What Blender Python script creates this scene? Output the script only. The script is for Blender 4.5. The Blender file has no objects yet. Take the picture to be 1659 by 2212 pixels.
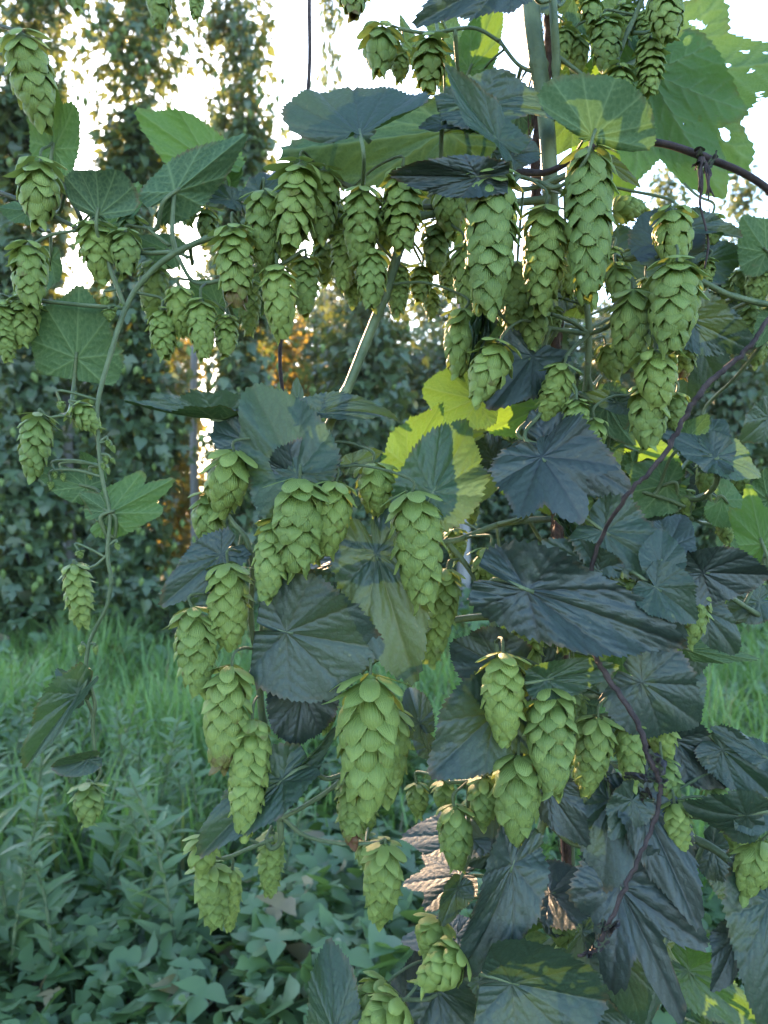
import bpy, math, random
import numpy as np
from mathutils import Vector, Matrix, Quaternion

R = math.radians
sc = bpy.context.scene
COL = sc.collection

# ------------------------------------------------------------------ camera, sky, sun, exposure
H = 1.35                      # camera height
F = 1662.0                    # focal length in units of a 1659 x 2212 picture
cam_d = bpy.data.cameras.new('camera')
cam = bpy.data.objects.new('camera', cam_d)
COL.objects.link(cam)
cam.location = (0, 0, H)
cam.rotation_euler = (R(90), 0, 0)
cam_d.sensor_fit = 'VERTICAL'
cam_d.sensor_height = 34.6
cam_d.lens = 26.0
cam_d.clip_start = 0.02
cam_d.clip_end = 900
cam_d.dof.use_dof = True
cam_d.dof.focus_distance = 0.46
cam_d.dof.aperture_fstop = 13.0
sc.camera = cam

SUN_AZ, SUN_EL = R(-16), R(18.2)          # azimuth from +Y towards +X, elevation
w = bpy.data.worlds.new('World')
sc.world = w
w.use_nodes = True
nt = w.node_tree
bg = nt.nodes['Background']
sky = nt.nodes.new('ShaderNodeTexSky')
sky.sky_type = 'NISHITA'
sky.sun_disc = False
sky.sun_elevation = SUN_EL
sky.sun_rotation = SUN_AZ
sky.air_density = 1.0
sky.dust_density = 0.6
sky.ozone_density = 2.2
nt.links.new(sky.outputs[0], bg.inputs[0])
bg.inputs[1].default_value = 0.13
sd = bpy.data.lights.new('sun', 'SUN')
sd.energy = 3.2
sd.angle = R(0.5)
sd.color = (1.0, 0.64, 0.36)
sun = bpy.data.objects.new('sun', sd)
COL.objects.link(sun)
S = Vector((math.sin(SUN_AZ) * math.cos(SUN_EL), math.cos(SUN_AZ) * math.cos(SUN_EL), math.sin(SUN_EL)))
sun.rotation_euler = S.to_track_quat('Z', 'Y').to_euler()
sun.location = S * 30
vs = sc.view_settings
vs.view_transform = 'Standard'
vs.look = 'None'
vs.gamma = 1.0
vs.exposure = 2.85
sc.cycles.max_bounces = 8
sc.cycles.diffuse_bounces = 3
sc.cycles.glossy_bounces = 2
sc.cycles.transmission_bounces = 6
sc.cycles.transparent_max_bounces = 6
sc.cycles.use_denoising = True


def P(px, py, d):
    return Vector(((px - 829.5) / F * d, d, H - (py - 1106.0) / F * d))


# ------------------------------------------------------------------ materials
def new_mat(name):
    m = bpy.data.materials.new(name)
    m.use_nodes = True
    t = m.node_tree
    for n in list(t.nodes):
        t.nodes.remove(n)
    return m, t


def N(t, kind, **kw):
    n = t.nodes.new(kind)
    for k, v in kw.items():
        setattr(n, k, v)
    return n


def mixc(t, fac, a, b, blend='MIX'):
    n = t.nodes.new('ShaderNodeMix')
    n.data_type = 'RGBA'
    n.blend_type = blend
    for sock, v in ((n.inputs[0], fac), (n.inputs[6], a), (n.inputs[7], b)):
        if hasattr(v, 'is_output') or isinstance(v, bpy.types.NodeSocket):
            t.links.new(v, sock)
        elif isinstance(v, (int, float)):
            sock.default_value = v
        else:
            sock.default_value = (*v, 1)
    return n.outputs[2]


def mth(t, op, a, b=0.0, c=None, clamp=False):
    n = t.nodes.new('ShaderNodeMath')
    n.operation = op
    n.use_clamp = clamp
    for sock, v in zip(n.inputs, (a, b, c)):
        if v is None:
            continue
        if isinstance(v, bpy.types.NodeSocket):
            t.links.new(v, sock)
        else:
            sock.default_value = v
    return n.outputs[0]


def maprange(t, v, a, b, c=0.0, d=1.0):
    n = t.nodes.new('ShaderNodeMapRange')
    t.links.new(v, n.inputs[0])
    n.inputs[1].default_value, n.inputs[2].default_value = a, b
    n.inputs[3].default_value, n.inputs[4].default_value = c, d
    return n.outputs[0]


def noise(t, scale, detail=3.0, vec=None, rough=0.55):
    n = t.nodes.new('ShaderNodeTexNoise')
    n.inputs['Scale'].default_value = scale
    n.inputs['Detail'].default_value = detail
    n.inputs['Roughness'].default_value = rough
    if vec is None:
        tc = t.nodes.new('ShaderNodeTexCoord')
        vec = tc.outputs['Object']
    t.links.new(vec, n.inputs['Vector'])
    return n.outputs[0]


def leafy(t, col, transcol, trans, rough, spec, bump=None, bump_s=0.3, bump_d=0.001):
    """diffuse + gloss + light through the blade"""
    pr = N(t, 'ShaderNodeBsdfPrincipled')
    for v, s in ((col, 'Base Color'), (rough, 'Roughness'), (spec, 'Specular IOR Level')):
        if isinstance(v, bpy.types.NodeSocket):
            t.links.new(v, pr.inputs[s])
        elif isinstance(v, (int, float)):
            pr.inputs[s].default_value = v
        else:
            pr.inputs[s].default_value = (*v, 1)
    tl = N(t, 'ShaderNodeBsdfTranslucent')
    if isinstance(transcol, bpy.types.NodeSocket):
        t.links.new(transcol, tl.inputs[0])
    else:
        tl.inputs[0].default_value = (*transcol, 1)
    mx = N(t, 'ShaderNodeMixShader')
    if isinstance(trans, bpy.types.NodeSocket):
        t.links.new(trans, mx.inputs[0])
    else:
        mx.inputs[0].default_value = trans
    t.links.new(pr.outputs[0], mx.inputs[1])
    t.links.new(tl.outputs[0], mx.inputs[2])
    if bump is not None:
        b = N(t, 'ShaderNodeBump')
        b.inputs['Strength'].default_value = bump_s
        b.inputs['Distance'].default_value = bump_d
        t.links.new(bump, b.inputs['Height'])
        t.links.new(b.outputs[0], pr.inputs['Normal'])
        t.links.new(b.outputs[0], tl.inputs['Normal'])
    out = N(t, 'ShaderNodeOutputMaterial')
    t.links.new(mx.outputs[0], out.inputs[0])
    return pr


def objattr(t, name):
    return N(t, 'ShaderNodeAttribute', attribute_type='OBJECT', attribute_name=name).outputs['Fac']


def geoattr(t, name):
    return N(t, 'ShaderNodeAttribute', attribute_type='GEOMETRY', attribute_name=name).outputs['Fac']


def make_leaf_material():
    m, t = new_mat('hop_leaf_blade')
    tone = objattr(t, 'tone')
    wither = objattr(t, 'wither')
    vein = geoattr(t, 'vein')
    edge = geoattr(t, 'edge')
    back = N(t, 'ShaderNodeNewGeometry').outputs['Backfacing']
    n1 = noise(t, 38, 4)
    n2 = noise(t, 260, 3)
    up = mixc(t, tone, (0.026, 0.042, 0.032), (0.055, 0.120, 0.040))
    up = mixc(t, mth(t, 'MULTIPLY', n1, 0.35), up, (0.018, 0.034, 0.020))
    un = mixc(t, tone, (0.045, 0.085, 0.040), (0.090, 0.17, 0.050))
    up = mixc(t, mth(t, 'MULTIPLY', vein, 0.75), up, mixc(t, tone, (0.008, 0.013, 0.011), (0.10, 0.16, 0.06)))
    un = mixc(t, mth(t, 'MULTIPLY', vein, 0.55), un, (0.22, 0.30, 0.13))
    col = mixc(t, back, up, un)
    # small scars and rust flecks
    fl = maprange(t, noise(t, 150, 2), 0.70, 0.76)
    col = mixc(t, mth(t, 'MULTIPLY', fl, 0.5), col, (0.16, 0.14, 0.06))
    # rust round a worn margin
    rim = mth(t, 'MULTIPLY', mth(t, 'MULTIPLY', maprange(t, edge, 0.90, 1.0), maprange(t, n1, 0.5, 0.62)), 0.8)
    col = mixc(t, rim, col, (0.14, 0.075, 0.03))
    col = mixc(t, wither, col, (0.022, 0.016, 0.015))
    tr = mixc(t, tone, (0.022, 0.080, 0.014), (0.24, 0.42, 0.040))
    tr = mixc(t, mth(t, 'MULTIPLY', vein, 0.4), tr, (0.12, 0.2, 0.03))
    tr = mixc(t, wither, tr, (0.01, 0.005, 0.004))
    rough = mth(t, 'ADD', mth(t, 'MULTIPLY', back, 0.22), mth(t, 'MULTIPLY_ADD', n2, 0.16, 0.40))
    spec = mth(t, 'MULTIPLY_ADD', back, -0.30, 0.62)
    vo = N(t, 'ShaderNodeTexVoronoi', feature='DISTANCE_TO_EDGE')
    vo.inputs['Scale'].default_value = 330
    wob = N(t, 'ShaderNodeTexCoord')
    t.links.new(wob.outputs['Object'], vo.inputs['Vector'])
    net = maprange(t, vo.outputs['Distance'], 0.0, 0.22)
    bump = mth(t, 'MULTIPLY_ADD', n2, 0.4, mth(t, 'MULTIPLY', net, 0.8))
    col = mixc(t, mth(t, 'MULTIPLY_ADD', net, -0.35, 0.35), col, mixc(t, back, (0.010, 0.016, 0.011), (0.13, 0.19, 0.08)))
    col = mixc(t, mth(t, 'MULTIPLY', maprange(t, noise(t, 60, 5), 0.55, 0.75), 0.30), col, mixc(t, back, (0.05, 0.065, 0.045), (0.09, 0.12, 0.05)))
    leafy(t, col, tr, mth(t, 'MULTIPLY_ADD', tone, 0.38, 0.035), rough, spec, bump, 0.15, 0.0005)
    return m


def make_cone_material():
    m, t = new_mat('hop_cone_bracts')
    uv = N(t, 'ShaderNodeUVMap', uv_map='bract')
    sep = N(t, 'ShaderNodeSeparateXYZ')
    t.links.new(uv.outputs[0], sep.inputs[0])
    u, s = sep.outputs[0], sep.outputs[1]
    rnd = geoattr(t, 'bract_rnd')
    along = geoattr(t, 'along')
    oi = N(t, 'ShaderNodeObjectInfo').outputs['Random']
    brown = objattr(t, 'browning')
    tone = objattr(t, 'tone')
    # shade painted into a bract's overlapped base, belly paler, rim and tip green again
    c1 = mixc(t, maprange(t, s, 0.25, 0.75), (0.080, 0.140, 0.030), (0.33, 0.42, 0.130))
    au = mth(t, 'ABSOLUTE', mth(t, 'SUBTRACT', u, 0.5))
    rim = maprange(t, au, 0.28, 0.5)
    c1 = mixc(t, mth(t, 'MULTIPLY', rim, 0.45), c1, (0.20, 0.26, 0.062))
    c1 = mixc(t, mth(t, 'MULTIPLY', rnd, 0.70), c1, (0.135, 0.195, 0.052))
    # parallel veins
    tc = N(t, 'ShaderNodeTexCoord')
    vn = noise(t, 5, 2)
    wv = mth(t, 'SINE', mth(t, 'MULTIPLY_ADD', u, 68.0, mth(t, 'MULTIPLY', vn, 4.0)))
    c1 = mixc(t, maprange(t, wv, 0.2, 1.0, 0, 0.09), c1, (0.12, 0.21, 0.05))
    c2 = mixc(t, oi, c1, mixc(t, 0.45, c1, (0.30, 0.36, 0.08)))
    c2 = mixc(t, 1.0, c2, mixc(t, mth(t, 'FRACT', mth(t, 'MULTIPLY', oi, 7.3)), (0.74, 0.80, 0.80), (1.10, 1.06, 1.0)), 'MULTIPLY')
    c2 = mixc(t, tone, c2, mixc(t, 0.6, c2, (0.33, 0.40, 0.075)))
    edge = mth(t, 'MAXIMUM', maprange(t, au, 0.43, 0.5), maprange(t, s, 0.90, 1.0))
    c2 = mixc(t, mth(t, 'MULTIPLY', edge, 0.5), c2, (0.36, 0.42, 0.13))
    # pale yellow basal bracts
    c2 = mixc(t, mth(t, 'MULTIPLY', maprange(t, along, 0.16, 0.0), 0.5), c2, (0.30, 0.36, 0.10))
    nb = noise(t, 3.4, 4)
    tipb = maprange(t, mth(t, 'MULTIPLY_ADD', s, 0.22, mth(t, 'MULTIPLY_ADD', rnd, 0.25, mth(t, 'MULTIPLY', nb, 0.75))), 0.84, 0.92)
    c2 = mixc(t, mth(t, 'MULTIPLY', tipb, 0.55), c2, (0.15, 0.075, 0.03))
    bt = mth(t, 'MULTIPLY', brown, maprange(t, mth(t, 'ADD', along, mth(t, 'MULTIPLY', nb, 0.5)), 0.95, 1.12))
    c2 = mixc(t, bt, c2, (0.17, 0.07, 0.035))
    bump = mth(t, 'MULTIPLY_ADD', wv, 0.35, noise(t, 30, 3))
    leafy(t, c2, mixc(t, 0.4, c2, (0.38, 0.46, 0.07)), 0.25, 0.48, 0.36, bump, 0.30, 0.025)
    return m


def make_stem_material(name, a, b, trans=0.12, rough=0.5, scale=(60, 6)):
    m, t = new_mat(name)
    n = noise(t, scale[0], 4)
    col = mixc(t, maprange(t, n, 0.35, 0.65), a, b)
    col = mixc(t, maprange(t, noise(t, scale[0] * 4, 3), 0.62, 0.75, 0, 0.5), col, (0.07, 0.045, 0.035))
    bump = noise(t, scale[0] * 9, 3)
    leafy(t, col, b, trans, rough, 0.35, bump, 0.6, 0.001)
    return m


def make_foliage_material(name, cols, tr, trans, rough, spec, dry=1.1):
    m, t = new_mat(name)
    rnd = geoattr(t, 'leaf_rnd')
    back = N(t, 'ShaderNodeNewGeometry').outputs['Backfacing']
    c = mixc(t, rnd, cols[0], cols[1])
    c = mixc(t, mth(t, 'MULTIPLY', back, 0.6), c, cols[2])
    n = noise(t, 24, 3)
    c = mixc(t, maprange(t, n, 0.4, 0.75, 0, 0.4), c, cols[1])
    if dry < 1:
        c = mixc(t, mth(t, 'GREATER_THAN', rnd, dry), c, mixc(t, n, (0.13, 0.095, 0.045), (0.24, 0.19, 0.09)))
    leafy(t, c, tr, trans, rough, spec)
    return m


def make_ground_material():
    m, t = new_mat('bare_soil')
    n = noise(t, 3, 6)
    n2 = noise(t, 45, 4)
    c = mixc(t, n, (0.035, 0.028, 0.018), (0.055, 0.06, 0.025))
    c = mixc(t, mth(t, 'MULTIPLY', n2, 0.5), c, (0.02, 0.022, 0.012))
    pr = N(t, 'ShaderNodeBsdfPrincipled')
    t.links.new(c, pr.inputs['Base Color'])
    pr.inputs['Roughness'].default_value = 0.95
    b = N(t, 'ShaderNodeBump')
    b.inputs['Strength'].default_value = 0.8
    b.inputs['Distance'].default_value = 0.03
    t.links.new(n2, b.inputs['Height'])
    t.links.new(b.outputs[0], pr.inputs['Normal'])
    o = N(t, 'ShaderNodeOutputMaterial')
    t.links.new(pr.outputs[0], o.inputs[0])
    return m


def make_wood_material(name, a, b):
    m, t = new_mat(name)
    tc = N(t, 'ShaderNodeTexCoord')
    mp = N(t, 'ShaderNodeMapping')
    mp.inputs['Scale'].default_value = (14, 14, 0.9)
    t.links.new(tc.outputs['Object'], mp.inputs[0])
    n = noise(t, 3, 5, mp.outputs[0])
    c = mixc(t, maprange(t, n, 0.3, 0.7), a, b)
    pr = N(t, 'ShaderNodeBsdfPrincipled')
    t.links.new(c, pr.inputs['Base Color'])
    pr.inputs['Roughness'].default_value = 0.85
    bb = N(t, 'ShaderNodeBump')
    bb.inputs['Strength'].default_value = 0.5
    bb.inputs['Distance'].default_value = 0.004
    t.links.new(n, bb.inputs['Height'])
    t.links.new(bb.outputs[0], pr.inputs['Normal'])
    o = N(t, 'ShaderNodeOutputMaterial')
    t.links.new(pr.outputs[0], o.inputs[0])
    return m


M_LEAF = make_leaf_material()
M_CONE = make_cone_material()
M_STEM = make_stem_material('green_bine_bark', (0.085, 0.12, 0.055), (0.165, 0.20, 0.095))
M_STEMR = make_stem_material('reddish_side_shoot_bark', (0.06, 0.085, 0.04), (0.11, 0.10, 0.06))
M_DEAD = make_stem_material('dead_bine_bark', (0.030, 0.020, 0.020), (0.075, 0.050, 0.045), 0.0, 0.8, (140, 6))
M_COIR = make_stem_material('coir_fibre', (0.045, 0.026, 0.020), (0.13, 0.07, 0.05), 0.0, 0.9, (240, 6))
M_FAR = make_foliage_material('far_hop_foliage', ((0.024, 0.050, 0.030), (0.075, 0.125, 0.055), (0.085, 0.13, 0.065)), (0.34, 0.38, 0.07), 0.24, 0.40, 0.6)
M_SUN_TINT = make_foliage_material('sun_tinted_hop_foliage', ((0.060, 0.085, 0.022), (0.14, 0.14, 0.035), (0.13, 0.14, 0.05)), (0.60, 0.42, 0.07), 0.5, 0.5, 0.4)  # far foliage with golden sunlight put into its colours
M_FARCONE = make_foliage_material('far_hop_cones', ((0.14, 0.21, 0.06), (0.20, 0.27, 0.085), (0.2, 0.26, 0.08)), (0.35, 0.42, 0.08), 0.25, 0.6, 0.3)
M_GRASS = make_foliage_material('grass_blades', ((0.13, 0.23, 0.07), (0.24, 0.36, 0.11), (0.19, 0.31, 0.09)), (0.25, 0.45, 0.06), 0.32, 0.42, 0.5, .93)
M_COVER = make_foliage_material('ground_cover_leaves', ((0.028, 0.068, 0.034), (0.115, 0.185, 0.065), (0.11, 0.18, 0.07)), (0.22, 0.36, 0.045), 0.22, 0.42, 0.5, .97)
M_WEED = make_foliage_material('weed_leaves', ((0.085, 0.15, 0.07), (0.15, 0.22, 0.10), (0.15, 0.22, 0.11)), (0.25, 0.38, 0.07), 0.28, 0.5, 0.4)
M_SOIL = make_ground_material()
M_POLE = make_wood_material('weathered_pole_wood', (0.20, 0.19, 0.18), (0.32, 0.31, 0.30))


# ------------------------------------------------------------------ object helpers
def link(name, me, parent=None, loc=(0, 0, 0), rot=None, scale=None):
    o = bpy.data.objects.new(name, me)
    COL.objects.link(o)
    o.location = loc
    if rot is not None:
        o.rotation_mode = 'QUATERNION'
        o.rotation_quaternion = rot
    if scale is not None:
        o.scale = scale
    if parent is not None:
        o.parent = parent
    return o


def thing(name, label, cat, loc, group=None, kind=None):
    o = bpy.data.objects.new(name, None)
    COL.objects.link(o)
    o.location = loc
    o.empty_display_size = 0.1
    tag(o, label, cat, group, kind)
    return o


def tag(o, label=None, cat=None, group=None, kind=None):
    if label:
        o['label'] = label
    if cat:
        o['category'] = cat
    if group:
        o['group'] = group
    if kind:
        o['kind'] = kind
    return o


def mesh_np(name, v, faces_flat, starts, totals, mat, attrs=None, uv=None, smooth=True):
    """mesh from numpy: loops, starts, totals"""
    me = bpy.data.meshes.new(name)
    me.vertices.add(len(v))
    me.vertices.foreach_set('co', np.asarray(v, np.float32).ravel())
    me.loops.add(len(faces_flat))
    me.loops.foreach_set('vertex_index', np.asarray(faces_flat, np.int32))
    me.polygons.add(len(starts))
    me.polygons.foreach_set('loop_start', np.asarray(starts, np.int32))
    me.polygons.foreach_set('loop_total', np.asarray(totals, np.int32))
    me.polygons.foreach_set('use_smooth', np.full(len(starts), smooth))
    for k, a in (attrs or {}).items():
        at = me.attributes.new(k, 'FLOAT', 'POINT')
        at.data.foreach_set('value', np.asarray(a, np.float32))
    if uv is not None:
        l = me.uv_layers.new(name='bract')
        l.data.foreach_set('uv', np.asarray(uv, np.float32)[np.asarray(faces_flat)].ravel())
    me.materials.append(mat)
    me.update()
    me.validate()
    return me


class Soup:
    """collects same-topology pieces into one mesh"""
    def __init__(self):
        self.v, self.f, self.s, self.tot, self.n, self.nl = [], [], [], [], 0, 0
        self.at = {}
        self.uvs = []

    def add(self, v, faces, uv=None, **attrs):
        self.v.append(v)
        for f in faces:
            self.f.extend([i + self.n for i in f])
            self.s.append(self.nl)
            self.tot.append(len(f))
            self.nl += len(f)
        self.n += len(v)
        for k, a in attrs.items():
            a = np.full(len(v), a) if np.isscalar(a) else a
            self.at.setdefault(k, []).append(a)
        if uv is not None:
            self.uvs.append(uv)

    def build(self, name, mat, smooth=True):
        return mesh_np(name, np.concatenate(self.v), self.f, self.s, self.tot, mat,
                       {k: np.concatenate(a) for k, a in self.at.items()},
                       np.concatenate(self.uvs) if self.uvs else None, smooth)


def catmull(pts, sub):
    """pts: list of arrays (n dims) -> smooth polyline"""
    p = np.array(pts, float)
    if len(p) < 3:
        tt = np.linspace(0, 1, sub + 1)[:, None]
        return p[0] * (1 - tt) + p[-1] * tt
    q = np.vstack([2 * p[0] - p[1], p, 2 * p[-1] - p[-2]])
    out = []
    for i in range(1, len(q) - 2):
        p0, p1, p2, p3 = q[i - 1], q[i], q[i + 1], q[i + 2]
        for k in range(sub):
            t = k / sub
            out.append(0.5 * ((2 * p1) + (-p0 + p2) * t + (2 * p0 - 5 * p1 + 4 * p2 - p3) * t * t + (-p0 + 3 * p1 - 3 * p2 + p3) * t ** 3))
    out.append(p[-1])
    return np.array(out)


def tube_soup(sp, path, rad, sides=8, rnd=0.5, ridges=0.0):
    """path (n,3), rad (n,)"""
    n = len(path)
    tang = np.gradient(path, axis=0)
    tang /= np.linalg.norm(tang, axis=1)[:, None] + 1e-12
    ref = np.array([0.0, 1.0, 0.13])
    if abs(tang[0] @ ref) > 0.9:
        ref = np.array([1.0, 0.0, 0.2])
    a = np.cross(tang[0], ref)
    a /= np.linalg.norm(a)
    ring = []
    ang = np.arange(sides) / sides * 2 * math.pi
    for i in range(n):
        a = a - tang[i] * (a @ tang[i])
        a /= np.linalg.norm(a) + 1e-12
        b = np.cross(tang[i], a)
        rr = rad[i] * (1 + ridges * np.cos(ang * 3))
        ring.append(path[i] + np.outer(np.cos(ang) * rr, a) + np.outer(np.sin(ang) * rr, b))
    v = np.concatenate(ring)
    f = []
    for i in range(n - 1):
        for k in range(sides):
            k2 = (k + 1) % sides
            f.append((i * sides + k, i * sides + k2, (i + 1) * sides + k2, (i + 1) * sides + k))
    f.append(tuple(reversed(range(sides))))
    f.append(tuple((n - 1) * sides + k for k in range(sides)))
    sp.add(v, f, leaf_rnd=rnd)


STEM_PTS = []          # world points on every stem, for petioles and stalks to find


def stem_part(name, parent, pts, mat, sub=7, jitter=0.0, anchor=True, sides=9, knots=True, ridges=0.06):
    """pts: (px, py, depth, radius in px)"""
    rng = random.Random(len(STEM_PTS) + 5)
    raw = [np.array([*P(a, b, d), r / F * d]) for a, b, d, r in pts]
    c = catmull(raw, sub)
    if jitter:
        for i in range(1, len(c) - 1):
            c[i, :3] += np.array([rng.gauss(0, 1) for _ in range(3)]) * jitter
    if knots:                                     # slightly swollen nodes
        for i in range(0, len(c), sub * 2):
            c[i, 3] *= 1.22
    if anchor:
        for q in c[::2]:
            STEM_PTS.append(Vector(q[:3]))
    sp = Soup()
    o0 = np.array(parent.location) if parent is not None else np.zeros(3)
    tube_soup(sp, c[:, :3] - o0, np.maximum(c[:, 3], 0.0003), sides, ridges=ridges)
    return link(name, sp.build(name, mat), parent)


# ------------------------------------------------------------------ hop cones
def cone_mesh(aspect, seed, loose):
    """strobile of unit diameter: hangs along -Z from the origin, length = aspect"""
    rng = random.Random(seed)
    sp = Soup()
    pitch = 0.178
    rows = max(4, int(round((aspect - 0.22) / pitch)))
    L = aspect

    def prof(t):
        t = min(max(t, 0.0), 1.0)
        a = min(1.0, (t / 0.20)) if t < 0.20 else 1.0
        up = 0.50 + 0.50 * math.sin(a * math.pi / 2)
        dn = 1.0 if t < 0.45 else 1.0 - 0.70 * ((t - 0.45) / 0.55) ** 1.75
        return 0.455 * up * dn

    # core added to stop light passing through, in the dark bract-base colour
    cv, cf = [], []
    ns = 10
    for i in range(9):
        t = i / 8
        for k in range(ns):
            a = k / ns * 2 * math.pi
            rr = prof(t) * 0.74 if 0 < i < 8 else 0.02
            cv.append((math.cos(a) * rr, math.sin(a) * rr, -0.03 - t * (L - 0.16)))
    for i in range(8):
        for k in range(ns):
            k2 = (k + 1) % ns
            cf.append((i * ns + k, (i + 1) * ns + k, (i + 1) * ns + k2, i * ns + k2))
    sp.add(np.array(cv), cf, uv=np.tile([0.5, 0.0], (len(cv), 1)), bract_rnd=0.9, along=np.linspace(0.3, 1, len(cv)))
    nu, nsn = 7, 8
    ph0 = rng.random() * 6.28
    bend = rng.uniform(-0.10, 0.10)
    for row in range(rows + 1):
        top = row == 0
        t = 0.02 + 0.86 * row / rows
        per = 6 if row < rows - 2 else 4
        if row == rows:
            per = 2
        ph0 += math.pi / per + rng.gauss(0, 0.07)
        pointed = (row % 2 == 1)
        for k in range(per):
            phi = ph0 + k * 2 * math.pi / per + rng.gauss(0, 0.12)
            t_j = rng.gauss(0, 0.012)
            r0 = prof(t)
            ln = rng.uniform(0.44, 0.56) * (0.60 + 0.40 * r0 / 0.455)
            wid = rng.uniform(0.225, 0.29) * (0.5 + 0.5 * r0 / 0.455)
            if pointed:
                ln *= 1.06
                wid *= 1.04
            flare = max(0.0, rng.gauss(0.02, 0.035)) + loose * rng.random() * 0.16
            if pointed:
                flare += rng.choice((0, 0.02, 0.05, 0.10))
            if top:
                flare += rng.uniform(0.02, 0.20)
                ln *= 0.9
            if row == 1:
                flare += rng.uniform(0, 0.12)
            cup = rng.uniform(0.36, 0.62) if not pointed else rng.uniform(0.02, 0.30)
            tw = rng.gauss(0, 0.10)
            wav = rng.uniform(0.008, 0.028) if pointed else 0.006
            wph = rng.random() * 6
            brn = rng.random()
            v, uvv = [], []
            for j in range(nsn):
                s = j / (nsn - 1)
                # ovate outline
                if pointed:
                    ws = wid * (math.sin(math.pi * min(1, 0.16 + 0.84 * s) ** 0.82)) ** 0.85 if s < 1 else wid * 0.02
                else:
                    ws = wid * max(0.0, 1 - abs((s - 0.52) / 0.50) ** 2.6) ** 0.5 if s > 0.05 else wid * 0.35
                ws = max(ws, wid * 0.03)
                tz = t + t_j + (s * ln) / L
                base = prof(tz)
                rad = base * (0.63 + 0.41 * min(1, s / 0.55) ** 0.8)
                rad += 0.040 * math.sin(min(1.0, s / 0.9) * math.pi) + flare * max(0, s - 0.35) ** 1.6 * 2.3
                if s > 0.85 and not pointed:
                    rad -= 0.035 * (s - 0.85) / 0.15
                zz = -((t + t_j) * L + s * ln) + flare * 0.55 * s * s
                if top:
                    zz += 0.05 * math.sin(s * math.pi)
                for i in range(nu):
                    u = i / (nu - 1) * 2 - 1
                    lat = u * ws
                    a = phi + tw * s + lat / max(rad, 0.16)
                    rr = rad - cup * 0.62 * (u * ws) ** 2 / 0.25 - 0.03 * u * u * (1 - s)
                    rr += wav * math.sin(u * 5 + wph + s * 4) * s + 0.012 * math.cos(u * math.pi * 0.5) * (1 if s > .2 else 0)
                    x, y, z = math.cos(a) * rr, math.sin(a) * rr, zz + 0.05 * u * u * ws * 2
                    x += bend * (z / L) ** 2
                    v.append((x, y, z))
                    uvv.append((i / (nu - 1), s))
            f = []
            for j in range(nsn - 1):
                for i in range(nu - 1):
                    f.append((j * nu + i, j * nu + i + 1, (j + 1) * nu + i + 1, (j + 1) * nu + i))
            sp.add(np.array(v), f, uv=np.array(uvv), bract_rnd=brn, along=min(1.0, t + 0.03))
    return sp.build('hop_cone', M_CONE)


CONE_LIB = {}
for ai, asp in enumerate((1.15, 1.5, 1.85, 2.2, 2.6, 3.1)):
    CONE_LIB[asp] = [cone_mesh(asp, 100 * ai + k, (0.05, 0.35, 0.8, 0.2)[k]) for k in range(4)]


def place_cone(parent, c, idx, name='hop_cone'):
    x0, y0, x1, y1, wpx, d = c[:6]
    opts = c[6] if len(c) > 6 else {}
    rng = random.Random(idx * 7 + 3)
    a, b = P(x0, y0, d), P(x1, y1, d)
    ln2 = (b - a).length
    tilt = opts.get('tilt', rng.uniform(-0.22, 0.22))
    b = b + Vector((0, ln2 * tilt, 0))
    ax = b - a
    ln = ax.length
    w = wpx / F * d
    asp = ln / w
    key = min(CONE_LIB, key=lambda k: abs(math.log(k / asp)))
    me = CONE_LIB[key][opts.get('v', rng.choice((0, 0, 1, 1, 2, 3)))]
    q = (-ax).to_track_quat('Z', 'Y') @ Quaternion((0, 0, 1), rng.random() * 6.28)
    o = link(name, me, parent, a - parent.location, q, (w, w, ln / key))
    o['tone'] = opts.get('tone', rng.random() * 0.5)
    o['browning'] = opts.get('brown', 0.0)
    if 'label' in opts:
        o['label'] = opts['label']
    # stalk to the nearest stem above it
    if opts.get('stalk', True):
        best, bd = None, 9
        for s in STEM_PTS:
            dv = s - a
            m = dv.length + (0.10 if dv.z < -0.004 else 0)
            if m < bd:
                best, bd = s, m
        if best is None or bd > 0.085:
            best = a + Vector((rng.uniform(-.012, .012), rng.uniform(0.01, 0.03), 0.028))
        mid = (a + best) / 2 + Vector((0, 0, 0.16 * (best - a).length * (1 if best.z < a.z + 0.02 else 0.2)))
        top = a + (a - b).normalized() * min(0.006, 0.3 * (best - a).length)
        inn = a + ax * 0.04
        path = catmull([np.array(inn), np.array(top), np.array(mid), np.array(best)], 5)
        sp = Soup()
        base = np.array(a)
        mw = (Matrix.Translation(a) @ q.to_matrix().to_4x4() @ Matrix.Diagonal((w, w, ln / key, 1))).inverted()
        r = np.full(len(path), 0.00085)
        tube_soup(sp, path, r, 6)
        pts = np.concatenate(sp.v)
        h = np.c_[pts, np.ones(len(pts))] @ np.array(mw).T
        sp.v = [h[:, :3]]
        link('cone_stalk', sp.build('cone_stalk', M_STEM), o)
    return o


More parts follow.
